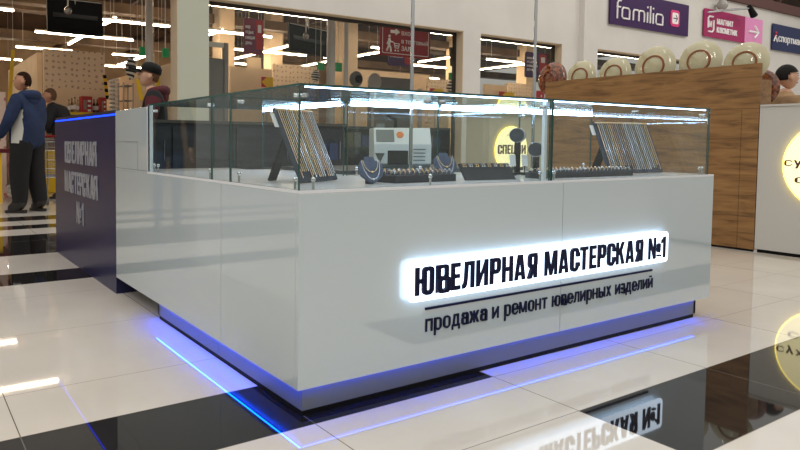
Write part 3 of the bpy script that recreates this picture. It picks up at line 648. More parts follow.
def plate(lab, y, zc, r, x, glaze, grp=None):
    c = Vector((x, y, zc)); ax = Vector((1, 0, -.10)).normalized()       # face turned away from the hall, leaning on the shelf
    t = thing('serving_plate', lab, 'plate', c-Vector((0, 0, r)), grp)
    prof = [(0, 0), (r*.50, 0), (r*.52, .003), (r*.66, .006), (r*.84, .016), (r*.97, .030), (r, .035), (r*.985, .038), (r*.93, .033), (r*.7, .018), (r*.45, .012), (0, .011)]
    MB().lathe(prof, c, ax, 48).build('dish', glaze, t, smooth=True)
    MB().lathe([(r*.46, .002), (r*.465, -.008), (r*.53, -.008), (r*.55, .004)], c, ax, 48).build('foot_ring', TERRA if glaze is CREAM else BRGL, t, smooth=True)
FLZ = 1.532
for lab, y, top, r in (('smallest cream plate seen from behind, next to the brown glazed plate', 2.816, 1.934, .190), ('cream plate seen from behind, third from the brown speckled plate by the pillar', 2.407, 1.93, .190),
                       ('large cream plate seen from behind below the purple sign end', 1.967, 1.995, .215), ('large cream plate seen from behind below the pink sign', 1.522, 1.995, .205), ('cream plate overhanging the partition end above the white counter', 1.118, 1.93, .195)):
    plate(lab, y, top-r, r, 5.56, CREAM, 'cream plates on the partition')
plate('brown speckled glazed plate at the far end of the oak partition', 3.235, 1.76, .20, 5.60, BRGL)
plate('brown glazed plate standing behind the partition end beside the man in tan', 1.10, 1.505, .185, 5.76, BRGL)

t = thing('spice_counter', 'white counter with a round glowing sign at the oak partition end', 'counter', (OX, -1.6, 0))
WPAN = mat('white counter panel', (196, 194, 190), .25)
MB().box((OX, -1.9, .03), (OX+.5, OY0-.006, 1.31)).build('body', WPAN, t, bevel=.002)
MB().box((OX+.02, -1.9, 0), (OX+.48, OY0-.02, .03)).build('toe_strip', BLACK, t)
MB().box((OX-.01, -1.9, 1.311), (OX+.52, OY0-.012, 1.33)).build('top', WPAN, t)
YGLOW = mat('yellow lit face', (255, 240, 160), .4, emit=.92, ecol=(255, 247, 204)); YEDGE = mat('yellow halo', (255, 236, 120), .4, emit=3.0, ecol=(255, 228, 110))
BRINK = mat('brown script', (92, 58, 30), .6)
def round_sign(lab, c, r, xd, nrm, lines):
    c, xd, nrm = Vector(c), Vector(xd), Vector(nrm); t = thing('round_sign', lab, 'sign', c)
    MB().prism(circ(0, 0, r*.985, 48), c+nrm*.012, xd, (0, 0, 1), .012).build('halo', YEDGE, t)
    MB().prism(circ(0, 0, r*.955, 48), c+nrm*.0245, xd, (0, 0, 1), .006).build('face', YGLOW, t)
    tb = MB()
    for s_, u0, z0, wd, h, bo in lines: (signwriting(s_, c+xd*u0+Vector((0, 0, z0))+nrm*.0308, xd, wd, h, .003).build('lettering', BRINK, t) if bo else small_line(s_, c+xd*u0+Vector((0, 0, z0))+nrm*.0308, xd, wd, h, .003, 'lettering', BRINK, t))
    for k in range(5):     # little ornament strokes
        for sg_ in (-1, 1):
            a = math.pi/2*sg_+(k-2)*.22; p = c+xd*math.cos(a)*r*.66+Vector((0, 0, math.sin(a)*r*.66))+nrm*.032
            tb.tube([p-xd*.02+Vector((0, 0, .012*(k % 2))), p, p+xd*.02+Vector((0, 0, .014*((k+1) % 2)))], .004, 5)
    tb.build('ornament', BRINK, t)
round_sign('round glowing yellow sign with brown script on the white counter', (OX-.0005, .34, .80), .394, (0, -1, 0), (-1, 0, 0), [('сухофрукты', -.372, -.03, .74, .085, 0), ('специи', -.29, -.175, .56, .085, 0)])
t = thing('spice_stand', 'pale stand with a yellow disc sign, seen through the showcase glass', 'stand', (7.1, 5.5, 0))
MB().box((7.1, 5.5, .06), (8.5, 6.0, 1.42)).build('body', mat('pale stand board', (196, 188, 170), .6), t)
MB().box((7.06, 5.46, 1.421), (8.54, 6.04, 1.46)).build('top', mat('stand top', (150, 142, 126), .5), t)
MB().box((7.14, 5.54, 0), (8.46, 5.96, .06)).build('plinth', BLACK, t)
round_sign('yellow disc sign with dark spice lettering on the pale stand', (7.62, 5.499, .865), .395, (1, 0, 0), (0, -1, 0), [('СПЕЦИИ', -.345, -.07, .69, .15, .01)])

# ------------------------------------------------------------------ signs on the shop wall
def board(name, lab, x0, x1, z0, z1, m_, y=WY, dep=.06, r=.0):
    t = thing(name, lab, 'sign', ((x0+x1)/2, y, z0))
    MB().prism(rrect(x0, z0, x1, z1, max(r, .004)), (0, y-.03, 0), (1, 0, 0), (0, 0, 1), dep-.03).build('panel', m_, t)
    for x in (x0+.4, x1-.4): MB().box((x-.05, y-.03, z1-.25), (x+.05, y-.001, z1-.1)).build('bracket', STEEL, t)
    return t, y-dep-.001
PURP = mat('purple sign face', (58, 28, 80), .5, spec=.2); WHT = mat('sign white', (238, 236, 236), .5); MAG = mat('magenta', (216, 40, 116), .45)
RASP = mat('raspberry', (160, 44, 96), .5, spec=.2); PINK = mat('pink', (222, 138, 190), .45); SPNV = mat('sport navy', (38, 47, 86), .5, spec=.2)
t, yf = board('shop_sign', 'purple shop sign with white rounded lettering and a magenta arrow badge', 14.08, 17.72, 3.975, 4.83, PURP)
mb = MB()
def stroke(pts, r=.028): mb.tube([Vector((x, yf-.012, z)) for x, z in pts], r, 8)
X0, BZ, XH, RR = 14.36, 4.15, .275, .022     # hand-built rounded letters f a m i l i a
def stroke2(pts): mb.tube([Vector((X0+x*.885, yf-.012, BZ+z)) for x, z in pts], RR, 8)
def arch(x, wd): stroke2([(x, 0), (x, XH-.05), (x+.05, XH), (x+wd-.05, XH), (x+wd, XH-.05), (x+wd, 0)])
def lower_a(x):
    stroke2([(x+.36, 0), (x+.36, XH-.05), (x+.3, XH), (x+.04, XH)]); stroke2([(x+.36, .01), (x+.06, .01), (x, .05), (x, XH-.06), (x+.05, XH)])
stroke2([(0, -.02), (0, XH+.10), (.06, XH+.16), (.17, XH+.16)]); stroke2([(-.04, XH), (.15, XH)])
lower_a(.23); arch(.78, .28); arch(1.06, .28)
for x in (1.5, 1.80): stroke2([(x, 0), (x, XH)]); stroke2([(x, XH+.10), (x, XH+.14)])
stroke2([(1.65, 0), (1.65, XH+.17)]); lower_a(1.95); mb.build('lettering', WHT, t)
MB().prism(rrect(16.80, 4.18, 17.24, 4.62, .09), (0, yf, 0), (1, 0, 0), (0, 0, 1), .012).build('badge', MAG, t)
MB().prism(rrect(16.87, 4.25, 17.17, 4.55, .05), (0, yf-.0125, 0), (1, 0, 0), (0, 0, 1), .006).build('badge_face', WHT, t)
mb = MB(); stroke([(16.92, 4.40), (17.12, 4.40)], .016); stroke([(17.04, 4.49), (17.12, 4.40), (17.04, 4.31)], .016); mb.build('arrow', INK, t)

t, yf = board('shop_sign', 'raspberry and pink shop sign with white square emblem and arrow', 18.55, 22.02, 4.07, 4.86, RASP, r=.06)
MB().prism(rrect(20.90, 4.072, 22.018, 4.858, .03), (0, yf+.0005, 0), (1, 0, 0), (0, 0, 1), .006).build('pink_end', PINK, t)
signwriting('МАГНИТ', (19.24, yf, 4.47), (1, 0, 0), .94, .16, .01).build('lettering', WHT, t)
signwriting('КОСМЕТИК', (19.24, yf, 4.23), (1, 0, 0), 1.2, .16, .01).build('lettering', WHT, t)
mb = MB(); stroke([(18.74, 4.32), (18.74, 4.60), (18.80, 4.65), (19.0, 4.65)], .025); stroke([(18.76, 4.22), (18.98, 4.22), (19.04, 4.28), (19.04, 4.56)], .025); mb.build('emblem', WHT, t)
text('М', (18.82, yf, 4.35), (1, 0, 0), .14, .18, .01, bold=.05).build('emblem', WHT, t)
mb = MB(); yf -= .006; stroke([(21.12, 4.44), (21.72, 4.44)], .034); stroke([(21.48, 4.62), (21.72, 4.44), (21.48, 4.26)], .034); mb.build('arrow', WHT, t)

t, yf = board('shop_sign', 'dark blue shop sign with white lettering and a red running figure mark', 22.72, 26.6, 4.02, 4.84, SPNV)
small_line('спортмастер', (23.10, yf, 4.23), (1, 0, 0), 2.3, .29, .01, 'lettering', WHT, t)
RED = mat('sign red', (206, 34, 40), .45)
mb = MB(); stroke([(22.78, 4.28), (22.86, 4.40), (22.90, 4.47)], .022); stroke([(23.02, 4.28), (22.92, 4.40)], .022); mb.build('mark', WHT, t)
mb = MB(); mb.ball((22.90, yf-.01, 4.56), .036, 6); stroke([(22.82, 4.46), (22.90, 4.49), (22.99, 4.46)], .018); mb.build('mark', RED, t)
# wall frame of that sign, hall camera on its arm
q = at(728, 8, 7.5); t = thing('wall_arm', 'slim steel arm with a black spotlight above the pink sign', 'wall arm', (q.x, WY, q.z))
a, c_ = at(722, 10.5, 7.6), at(750, 8.3, 7.6)
MB().tube([(a.x-.1, 7.999, a.z), a, c_], .03, 8).build('arm', STEEL, t)
MB().tube([c_+Vector((-.06, 0, .06)), c_+Vector((.22, -.02, -.2))], [.06, .1], 12).build('spotlight', BLACK, t)
q = at(722.5, 5.0, 7.8); tag(MB().ball(q, (.15, .14, .15), 10).box((q.x-.03, q.y, q.z-.03), (q.x+.03, WY-.001, q.z+.03)).build('dome_camera', mat('dome grey', (160, 156, 150), .2), smooth=True), 'grey dome camera on the shop wall above the pink sign', 'camera')

# ------------------------------------------------------------------ inside the store
def P(px, py, Y): return at(px, py, Y)
def slab(name, lab, cat, x0, y0, x1, y1, Y, dep, m_, grp=None, parent=None, hang=False, stand=False):
    """upright board whose front stands at depth Y; corners given where the eye sees them"""
    a, b = P(x0, y1, Y), P(x1, y0, Y); zl = 0 if stand else a.z
    mb = MB().box((a.x, Y, zl), (b.x, Y+dep, b.z))
    if hang:
        t = thing(name, lab, cat, (a.x, Y, a.z), grp); mb.build('panel', m_, t)
        for x in (a.x*.85+b.x*.15, a.x*.15+b.x*.85): MB().tube([(x, Y+dep/2, b.z), (x, Y+dep/2, 6.301)], .006, 5).build('hanger', LAMPB, t)
        return t
    o_ = mb.build(name, m_, parent)
    return o_ if parent else tag(o_, lab, cat, grp)
GREEN = mat('green sign', (14, 112, 62), .5, emit=.25, ecol=(10, 120, 64)); YEL = mat('yellow', (232, 190, 30), .5); TVR = mat('sign red deep', (146, 22, 28), .6, spec=.15)
# posts
for i, (x, w_, y0, lab) in enumerate(((149.5, 9, 9.2, 'thick grey round post behind the man in the cap'), (174, 5, 9.2, 'slim grey post beside the wide wall pier'),
                              (330.5, 8.5, 9.2, 'thick grey post between the green boxes in the big window'), (345.5, 4.5, 9.2, 'slim grey post next to the dark disc in the big window'), (420, 4, 10.2, 'slim grey post below the red entrance sign'))):
    q = P(x, 100, y0); r = (P(x+w_/2, 100, y0)-P(x-w_/2, 100, y0)).length/2
    tag(MB().tube([(q.x, y0, 0), (q.x, y0, 6.301 if i < 4 else 2.3)], r*.85, 16).build('metal_post', POST, smooth=True), lab, 'post')
for x0, y0, x1, y1, lab in ((140.5, 47, 145.5, 55, 'small green box sign before the thick post behind the cap man'), (163.3, 48.5, 169, 57, 'small green box sign between the two posts by the wall pier'),
                            (319, 62.5, 324.5, 69.5, 'small green box sign on the near side of the thick window post'), (336, 63, 342, 71, 'small green box sign between the thick and slim window posts'),
                            (451, 73, 456, 79.5, 'small green box sign at the window edge near the pier')):
    a, b = P(x0, y1, 9.5), P(x1, y0, 9.5)
    t = thing('exit_box', lab, 'sign', (a.x, 9.5, a.z)); MB().box((a.x, 9.5, a.z), (b.x, 9.58, b.z)).build('box', GREEN, t)
    MB().tube([((a.x+b.x)/2, 9.54, b.z), ((a.x+b.x)/2, 9.54, 6.301)], .01, 6).build('hanger', LAMPB, t)
# hanging screens
def screen(lab, x0, y0, x1, y1, Y, tilt=0):
    a, b = P(x0, y1, Y), P(x1, y0, Y); t = thing('hanging_screen', lab, 'screen', ((a.x+b.x)/2, Y, a.z))
    c = Vector(((a.x+b.x)/2, Y, (a.z+b.z)/2)); hx = Vector(((b.x-a.x)/2, 0, -tilt)); hz = Vector((0, .03, (b.z-a.z)/2))
    MB().obox(c, hx, (0, .045, 0), hz).build('screen', SCREEN, t)
    MB().obox(c+Vector((0, -.06, 0)), hx*.8, (0, .012, 0), hz*.12).build('mount_bar', mat('mount black', (34, 33, 33), .3), t)
    MB().obox(c+hz*.93-Vector((0, .055, 0)), hx*.97, (0, .008, 0), hz*.02).build('cable_bar', LAMPB, t)
    MB().tube([c+Vector((0, 0, .05)), (c.x, c.y, 6.301)], .025, 8).build('hanger', POST, t)
    return c
c = screen('black screen seen from behind above the printed wallpaper panel', 47, 2.5, 102, 32, 12.2)
screen('black screen seen from behind in the big window before the post', 288.5, 28.5, 327, 52.5, 12.2, .05)
screen('black screen edge by the window pier above a green box', 450.5, 48, 458, 66, 12.2)
for x, y, lab in ((68, 10.5, 'grey dome camera hanging in front of the black screen over the wallpaper'), (306, 36, 'grey dome camera hanging in front of the black screen in the big window'), (455, 43, 'grey dome camera hanging above the screen edge by the pier')):
    q = P(x, y, 11.7); t = thing('dome_camera', lab, 'camera', q); MB().ball(q, .085, 8).build('dome', mat('dome chrome', (170, 166, 160), .15, .7), t, smooth=True)
    MB().tube([q+Vector((0, 0, .05)), (q.x, q.y, 6.301)], .014, 6).build('hanger', LAMPB, t)
# panels
slab('wallpaper_panel', 'cream panel printed with small birds below the black screen', 'panel', 44, 53, 105, 90, 13, .12, PRINT, stand=True)
slab('shelf_back', 'plain beige back board of the bottle shelf below the bird print', 'panel', 44, 90.5, 105.5, 108, 12.9, .08, BEIGE)
slab('wallpaper_panel', 'cream panel printed with small birds behind the corner of the showcase', 'panel', 274.5, 67, 319, 100, 14, .12, PRINT, stand=True)
slab('wallpaper_panel', 'cream panel printed with small birds in the narrow window', 'panel', 507.5, 84.5, 534, 112, 14, .12, PRINT, stand=True)
slab('wallpaper_panel', 'cream panel printed with small birds beside the window pier', 'panel', 428, 80, 449, 104, 14, .12, PRINT, stand=True)
slab('beige_panel', 'beige board before the bird print, with a red and yellow sign at its end', 'panel', 231, 69.5, 272, 105, 13.2, .1, BEIGE, stand=True)
slab('beige_panel', 'beige board at the near edge of the narrow window', 'panel', 484.5, 85.5, 507, 112, 13.2, .1, BEIGE, stand=True)
slab('beige_panel', 'beige board behind the slim post and the dark disc', 'panel', 336, 75, 430, 110, 15, .1, BEIGE, stand=True)
slab('beige_panel', 'slanting beige board hung over the panel below the purple banner', 'panel', 247, 58, 261, 71, 13.6, .06, BEIGE, hang=True)
# side walls that run away from the shop front
q = P(43, 52, 13); far = atx(12, 69, q.x)
tag(MB().box((q.x-.1, 13.15, 0), (q.x, min(far.y, 19), q.z)).build('side_partition', BEIGE), 'tall beige partition running away into the store beside the bird print', 'partition')
q = P(171, 63, 10.2); far = atx(107, 78, q.x)
tag(MB().box((q.x, 10.2, 0), (q.x+.1, min(far.y, 19), q.z)).build('side_partition', BEIGE), 'tall beige partition running away into the store behind the man in the cap', 'partition')
# banners
def banner(lab, x0, y0, x1, y1, Y, main, tagc, lines, frac=.62):
    a, b = P(x0, y1, Y), P(x1, y0, Y); t = thing('hanging_banner', lab, 'banner', ((a.x+b.x)/2, Y, a.z)); W_ = b.x-a.x; H_ = b.z-a.z
    MB().prism(rrect(a.x, a.z, b.x, b.z, .06*W_), (0, Y+.03, 0), (1, 0, 0), (0, 0, 1), .03).build('panel', main, t)
    MB().prism(rrect(a.x+W_*frac, a.z+H_*.15, b.x-W_*.05, b.z-H_*.04, .05*W_), (0, Y-.0005, 0), (1, 0, 0), (0, 0, 1), .004).build('price_strip', tagc, t)
    mb_ = MB()
    for k, wd in enumerate(lines): small_line(wd, (a.x+W_*.07, Y-.0005, b.z-H_*(.31+.15*k)), (1, 0, 0), W_*(frac-.14)*min(1, .17*len(wd)), H_*.13, .003, 'lettering', WHT, t)
    MB().box((a.x+W_*(frac+.08), Y-.007, a.z+H_*.62), (b.x-W_*.12, Y-.005, a.z+H_*.84)).build('strip_mark', WHT, t)
    for x in (a.x+W_*.1, b.x-W_*.1): MB().tube([(x, Y+.015, b.z), (x, Y+.015, 6.301)], .005, 5).build('hanger', LAMPB, t)
BAN = noisy('plum banner', (96, 54, 92), (168, 56, 66), (.3, .3, .6), 1.4, .5, 2); BAN2 = mat('plum banner flat', (74, 44, 98), .5)
banner('plum and red hanging banner beside the wide wall pier', 244, 20, 263.5, 53.5, 10, BAN, mat('banner red', (190, 44, 48), .5), ['мир', 'отдых', 'каждый', 'день'])
banner('plum hanging banner with a red rounded end behind the chrome pole', 525, 54, 547.5, 77, 11, BAN2, mat('banner red', (190, 44, 48), .5), ['мир', 'отдых', 'каждый', 'день'])
banner('plum hanging banner below the red entrance sign', 388.5, 53, 412, 65, 11, BAN2, mat('banner red', (190, 44, 48), .5), ['мир', 'каждый'], .68)
# red entrance sign
Ys = 8.9; a, b = P(380.3, 54.8, Ys), P(430.5, 29, Ys); t = thing('entrance_sign', 'dark red hanging entrance sign with arrow and walking figure', 'sign', ((a.x+b.x)/2, Ys, a.z)); W_, H_ = b.x-a.x, b.z-a.z
MB().box((a.x, Ys, a.z), (b.x, Ys+.04, b.z)).build('panel', TVR, t)
br = MB()
for f in frame_quads(rrect(a.x+.05, a.z+.05, b.x-.05, b.z-.05, .03), rrect(a.x+.062, a.z+.062, b.x-.062, b.z-.062, .025)): br.prism(f, (0, Ys-.0003, 0), (1, 0, 0), (0, 0, 1), .002)
br.build('border', WHT, t)
yf = Ys
for k, wd in enumerate(('ВХОД', 'В ТОРГОВЫЙ', 'ЗАЛ')): text(wd, (a.x+W_*.41, Ys-.0003, b.z-H_*(.34+.235*k)), (1, 0, 0), W_*(.25, .54, .18)[k], H_*.15, .003, bold=.012).build('lettering', WHT, t)
mb = MB(); u = lambda x, z: (a.x+W_*x, a.z+H_*z)
for f in ([u(.19, .72), u(.29, .72), u(.29, .82), u(.19, .82)], [u(.29, .66), u(.38, .77), u(.29, .88)]): mb.prism(f, (0, Ys-.0003, 0), (1, 0, 0), (0, 0, 1), .003)
mb.build('arrow', WHT, t)
mb = MB(); mb.ball((u(.165, 0)[0], Ys-.008, u(0, .62)[1]), H_*.045, 6)
def st2(pts, r): mb.tube([Vector((u(x, z)[0], Ys-.008, u(x, z)[1])) for x, z in pts], r, 6)
st2([(.165, .55), (.16, .36)], .032); st2([(.16, .37), (.19, .26), (.2, .13)], .02); st2([(.158, .37), (.14, .25), (.115, .15)], .02); st2([(.165, .53), (.2, .44), (.235, .45)], .015); st2([(.16, .52), (.135, .42), (.12, .36)], .015)
st2([(.235, .44), (.26, .42), (.28, .26), (.345, .26)], .01); st2([(.262, .40), (.365, .40), (.345, .26)], .01); st2([(.27, .33), (.355, .33)], .01)
for x in (.285, .34): mb.ball((u(x, 0)[0], Ys-.008, u(0, .18)[1]), .02, 5)
mb.build('walking_figure', WHT, t)
for x in (a.x+.2, b.x-.2): MB().tube([(x, Ys+.02, b.z), (x, Ys+.02, 6.301)], .008, 5).build('hanger', LAMPB, t)
# coloured direction signs on the beige boards
for lab, x0, y0, x1, y1, Y in (('red and yellow arrow sign on the beige board behind the corner showcase', 262, 77.5, 273.5, 87, 13.0), ('red and yellow arrow sign in the narrow window', 499.5, 92.5, 514.5, 98, 13.0), ('red and yellow arrow sign beside the window pier', 430.5, 89, 443, 94.5, 13.0)):
    a, b = P(x0, y1, Y), P(x1, y0, Y); t = thing('arrow_sign', lab, 'sign', (a.x, Y, a.z)); m_x = a.x+(b.x-a.x)*.42
    MB().box((a.x, Y, a.z), (m_x, Y+.03, b.z)).build('red_half', mat('banner red', (190, 44, 48), .5), t)
    MB().box((m_x, Y, a.z), (b.x, Y+.03, b.z)).prism([(m_x-.16, (a.z+b.z)/2), (m_x, a.z), (m_x, b.z)], (0, Y-.0005, 0), (1, 0, 0), (0, 0, 1), .004).build('yellow_half', YEL, t)
    MB().tube([((a.x+b.x)/2, Y+.06, 0), ((a.x+b.x)/2, Y+.06, b.z-.05)], .02, 8).build('stand', POST, t)
a, b = P(537.5, 101, 9.4), P(544.5, 91, 9.4); t = thing('till_number', 'small red number board beside the brown plate', 'sign', (a.x, 9.4, a.z))
MB().prism(rrect(a.x, a.z, b.x, b.z, .04), (0, 9.45, 0), (1, 0, 0), (0, 0, 1), .05).build('panel', mat('bright red', (206, 36, 46), .5), t); text('4', (a.x+.1, 9.3995, a.z+.1), (1, 0, 0), (b.x-a.x)-.2, (b.z-a.z)-.2, .004, bold=.04).build('number', WHT, t)
MB().tube([((a.x+b.x)/2, 9.48, 0), ((a.x+b.x)/2, 9.48, b.z-.02)], .02, 8).build('pole', POST, t)
# discs on short stands, grey cabinets
for lab, x, y, rx_, m_, Y, hub in (('dark grey disc with a black hub behind the slim window post', 356, 79, 6.2, mat('disc grey', (96, 90, 86), .4), 9.8, True), ('light grey disc on a stand below the red entrance sign', 374.5, 81.5, 6.5, mat('disc pale', (150, 144, 138), .4), 9.8, False)):
    q = P(x, y, Y); r = (P(x+rx_, y, Y)-q).length; t = thing('round_mirror', lab, 'mirror', (q.x, Y, 0))
    MB().lathe([(0, -.03), (r*.95, -.03), (r, 0), (r, .02), (0, .02)], q, (0, -1, 0), 28).build('disc', m_, t, smooth=True)
    if hub: MB().lathe([(0, .02), (.09, .02), (.09, .05), (0, .06)], q+Vector((.05, 0, 0)), (0, -1, 0), 14).build('hub', BLACK, t)
    MB().tube([(q.x, Y+.05, 0), (q.x, Y+.05, q.z)], .03, 8).build('stand', POST, t)
GCAB = mat('grey cabinet', (104, 100, 96), .45)
t = thing('grey_cabinet', 'tall grey cabinet with a pole just inside the big window', 'cabinet', (P(215, 100, 9).x, 9, 0)); a, b = P(207, 60, 9), P(224, 60, 9)
MB().box((a.x, 9, 0), (b.x, 9.5, P(215, 58, 9).z)).build('body', GCAB, t, bevel=.02); a, b = P(224.5, 60, 9), P(228.5, 43, 9)
MB().box((a.x, 9, 0), (b.x, 9.1, b.z)).build('pole', mat('pole grey', (120, 114, 110), .4), t); MB().box((P(209, 60, 9).x, 9.02, b.z-.09), (b.x, 9.08, b.z)).build('arm', LAMPB, t)
slab('grey_cabinet', 'wide low grey cabinet under the red entrance sign', 'cabinet', 380, 79, 411, 110, 10.6, .5, GCAB, stand=True)
# spiral decorations
SPI = mat('pale spiral', (226, 222, 214), .4)
for lab, x, y, rr, hh, Y in (('white and black spiral balloon hanging behind the cap man', 131, 68, 4.2, 22, 11), ('white and black spiral balloon beside the window pier', 452, 87, 3.4, 14, 11), ('white and black spiral balloon beside the thick window post', 315.5, 76, 2.6, 10, 11)):
    q = P(x, y, Y); r = (P(x+rr, y, Y)-q).length; h = (P(x, y-hh/2, Y)-P(x, y+hh/2, Y)).length; t = thing('spiral_balloon', lab, 'decoration', q)
    for k, m_ in enumerate((SPI, mat('black foil', (36, 34, 36), .3))):
        MB().tube([q+Vector((math.cos(i*.5+k*math.pi)*r*math.sin(math.pi*(i+1)/66), math.sin(i*.5+k*math.pi)*r*math.sin(math.pi*(i+1)/66), h/2-h*i/64)) for i in range(65)], .035, 6).build('ribbon', m_, t, smooth=True)
    MB().tube([q+Vector((0, 0, h/2-.05)), (q.x, q.y, 6.301)], .005, 5).build('string', LAMPB, t)
q = P(114, 97, 11.7); t = thing('coil_rack', 'white spiral coil rack beside the yellow and black strap', 'rack', (q.x, q.y, 0)); r = (P(118.5, 97, 11.7)-q).length
MB().tube([Vector((q.x+math.cos(i*.42)*r, q.y+math.sin(i*.42)*r, q.z-.5+i*.0058)) for i in range(150)], .022, 6).build('coil', SPI, t, smooth=True)
MB().tube([(q.x, q.y, 0), (q.x, q.y, q.z+.4)], .02, 8).build('pole', POST, t)
MB().lathe([(0, 0), (.16, 0), (.16, .03), (0, .04)], (q.x, q.y, 0), n=20).build('base', POST, t)
t = thing('wire_rack', 'grey wire goods rack before the beige partition', 'rack', (P(128, 100, 11).x, 11, 0)); a, b = P(123.5, 100, 11), P(133, 83, 11)
mb = MB()
for x in (a.x, b.x):
    for y in (11, 11.35): mb.tube([(x, y, 0), (x, y, b.z)], .015, 6)
mb.build('upright', POST, t)
for k in range(5): z_ = b.z-.05-.3*k; MB().box((a.x, 11, z_-.015), (b.x, 11.35, z_)).build('shelf', GCAB, t)
# straps and yellow posts
for lab, x0, y0, x1, y1, Y, m_ in (('yellow and black striped strap hanging at the bird print edge', 104.5, 75, 107.5, 99, 12.6, None), ('thin yellow pole leaning at the beige partition', 13, 50, 9, 112, 12, YEL), ('yellow strap hanging before the face of the cap man', 137.5, 79, 141.5, 100, 9.6, YEL), ('yellow strap hanging behind the cap man neck', 158.5, 68, 158, 92, 9.6, YEL)):
    a, b = P(x0, y0, Y), P(x1, y1, Y); nseg = 7
    t = thing('hanging_strap', lab, 'strap', b)
    for k in range(nseg): MB().obox(a.lerp(b, (k+.5)/nseg), (b-a)/2/nseg, (.035, 0, 0), (0, .012, 0)).build('strap_section', m_ or (YEL if k % 2 else BLACK), t)
    MB().tube([a, (a.x, a.y, 6.301)], .004, 5).build('string', LAMPB, t)
# bottle shelf and red boxes behind the navy cabinet
SH = 12.3; a, b = P(66, 112, SH), P(110, 109.5, SH); zs = a.z
t = thing('bottle_shelf', 'long store shelf with bottles and red boxes below the bird print', 'shelf', (a.x, SH, 0))
MB().box((a.x-2.2, SH-.1, zs-.06), (b.x, SH+.4, zs)).build('shelf_board', BEIGE, t); MB().box((a.x-2.2, SH+.0, 0), (b.x, SH+.4, zs-.061)).build('cabinet', mat('shelf body', (130, 110, 90), .6), t)
MB().box((a.x-.1, SH-.115, zs-.05), (b.x, SH-.101, zs)).build('price_rail', YEL, t)
def bottle(x, h, m_, lab, grp, z=None):
    z = zs+.001 if z is None else z; r = h*.10; t = thing('bottle', lab, 'bottle', (x, SH+.1, z), grp)
    MB().lathe([(0, 0), (r, 0), (r, h*.6), (r*.4, h*.75), (r*.36, h*.92), (0, h*.92)], (x, SH+.1, z), n=12).build('body', m_, t, smooth=True)
    MB().lathe([(r*.42, h*.9), (r*.42, h), (0, h)], (x, SH+.1, z), n=10).build('cap', BLACK if m_ is not BLACK else TVR, t)
    MB().lathe([(r*1.01, h*.2), (r*1.01, h*.5)], (x, SH+.1, z), n=12).build('label_band', WHT, t)
clr = glass_mat('bottle glass', (.8, .84, .8, 1)); dkb = mat('dark bottle', (40, 22, 18), .15); amb = mat('amber bottle', (132, 84, 44), .15)
for i in range(4): bottle(P(70+i*3.0, 105, SH).x, .27+.03*(i % 3), (clr, amb, clr)[i % 3], 'pale bottle in the row on the store shelf', 'pale bottles on the store shelf')
for i in range(2): bottle(P(95.2+i*3.2, 105, SH).x, .30, dkb, 'dark wine bottle on the shelf between the two red boxes', 'dark bottles between the red boxes')
for lab, x0, y0, x1, y1 in (('large red box with a pale window standing on the bottle shelf', 82, 96.5, 92.3, 111.7), ('small red box next to the dark bottles on the shelf', 101, 97.5, 106, 111.2)):
    a, b = P(x0, y1, SH-.05), P(x1, y0, SH-.05); t = thing('red_box', lab, 'box', (a.x, SH-.05, zs+.001))
    MB().box((a.x, SH-.05, zs+.001), (b.x, SH+.2, b.z)).build('carton', mat('box red', (176, 40, 36), .5), t)
    MB().box((a.x+(b.x-a.x)*.15, SH-.054, zs+.06), (a.x+(b.x-a.x)*.45, SH-.0505, b.z-.08)).build('window_patch', mat('box grey', (150, 130, 124), .3), t)
    for k in range(3): MB().box((a.x+(b.x-a.x)*.56, SH-.054, b.z-.12-.1*k), (a.x+(b.x-a.x)*.86, SH-.0505, b.z-.08-.1*k)).build('printed_line', WHT, t)
# checkout desk at the left
YC = 8.9; q = P(10.5, 149, YC); t = thing('checkout_desk', 'checkout desk with dark red top and yellow legs beside the man in blue', 'desk', (q.x-1, YC, 0)); zt = q.z
MB().box((q.x-2.2, YC, zt-.06), (q.x, YC+.7, zt)).build('top', mat('dark red top', (88, 22, 24), .4), t)
for x in (q.x-.12, q.x-1.2, q.x-2.1): MB().box((x-.1, YC+.05, 0), (x, YC+.6, zt-.061)).build('leg', YEL, t)
MB().box((q.x-2.1, YC+.3, .15), (q.x-.3, YC+.36, zt-.2)).build('back_board', mat('desk beige', (196, 170, 130), .6), t)
q = P(49.5, 168, 10.6); tag(MB().box((q.x-.14, 10.6, 0), (q.x+.14, 10.9, P(49, 150, 10.6).z)).build('barrier_block', YEL, bevel=.02), 'yellow barrier block behind the shopping cart and the navy cabinet', 'barrier')
a, b = P(-6, 150, 10), P(5.5, 92, 10); tag(MB().box((a.x, 10, .0), (b.x, 10.3, b.z)).build('goods_stand', spots_mat('pink goods print', (224, 196, 180), (196, 120, 110), 5, .5)), 'pale pink goods stand in front of the man in blue', 'stand')

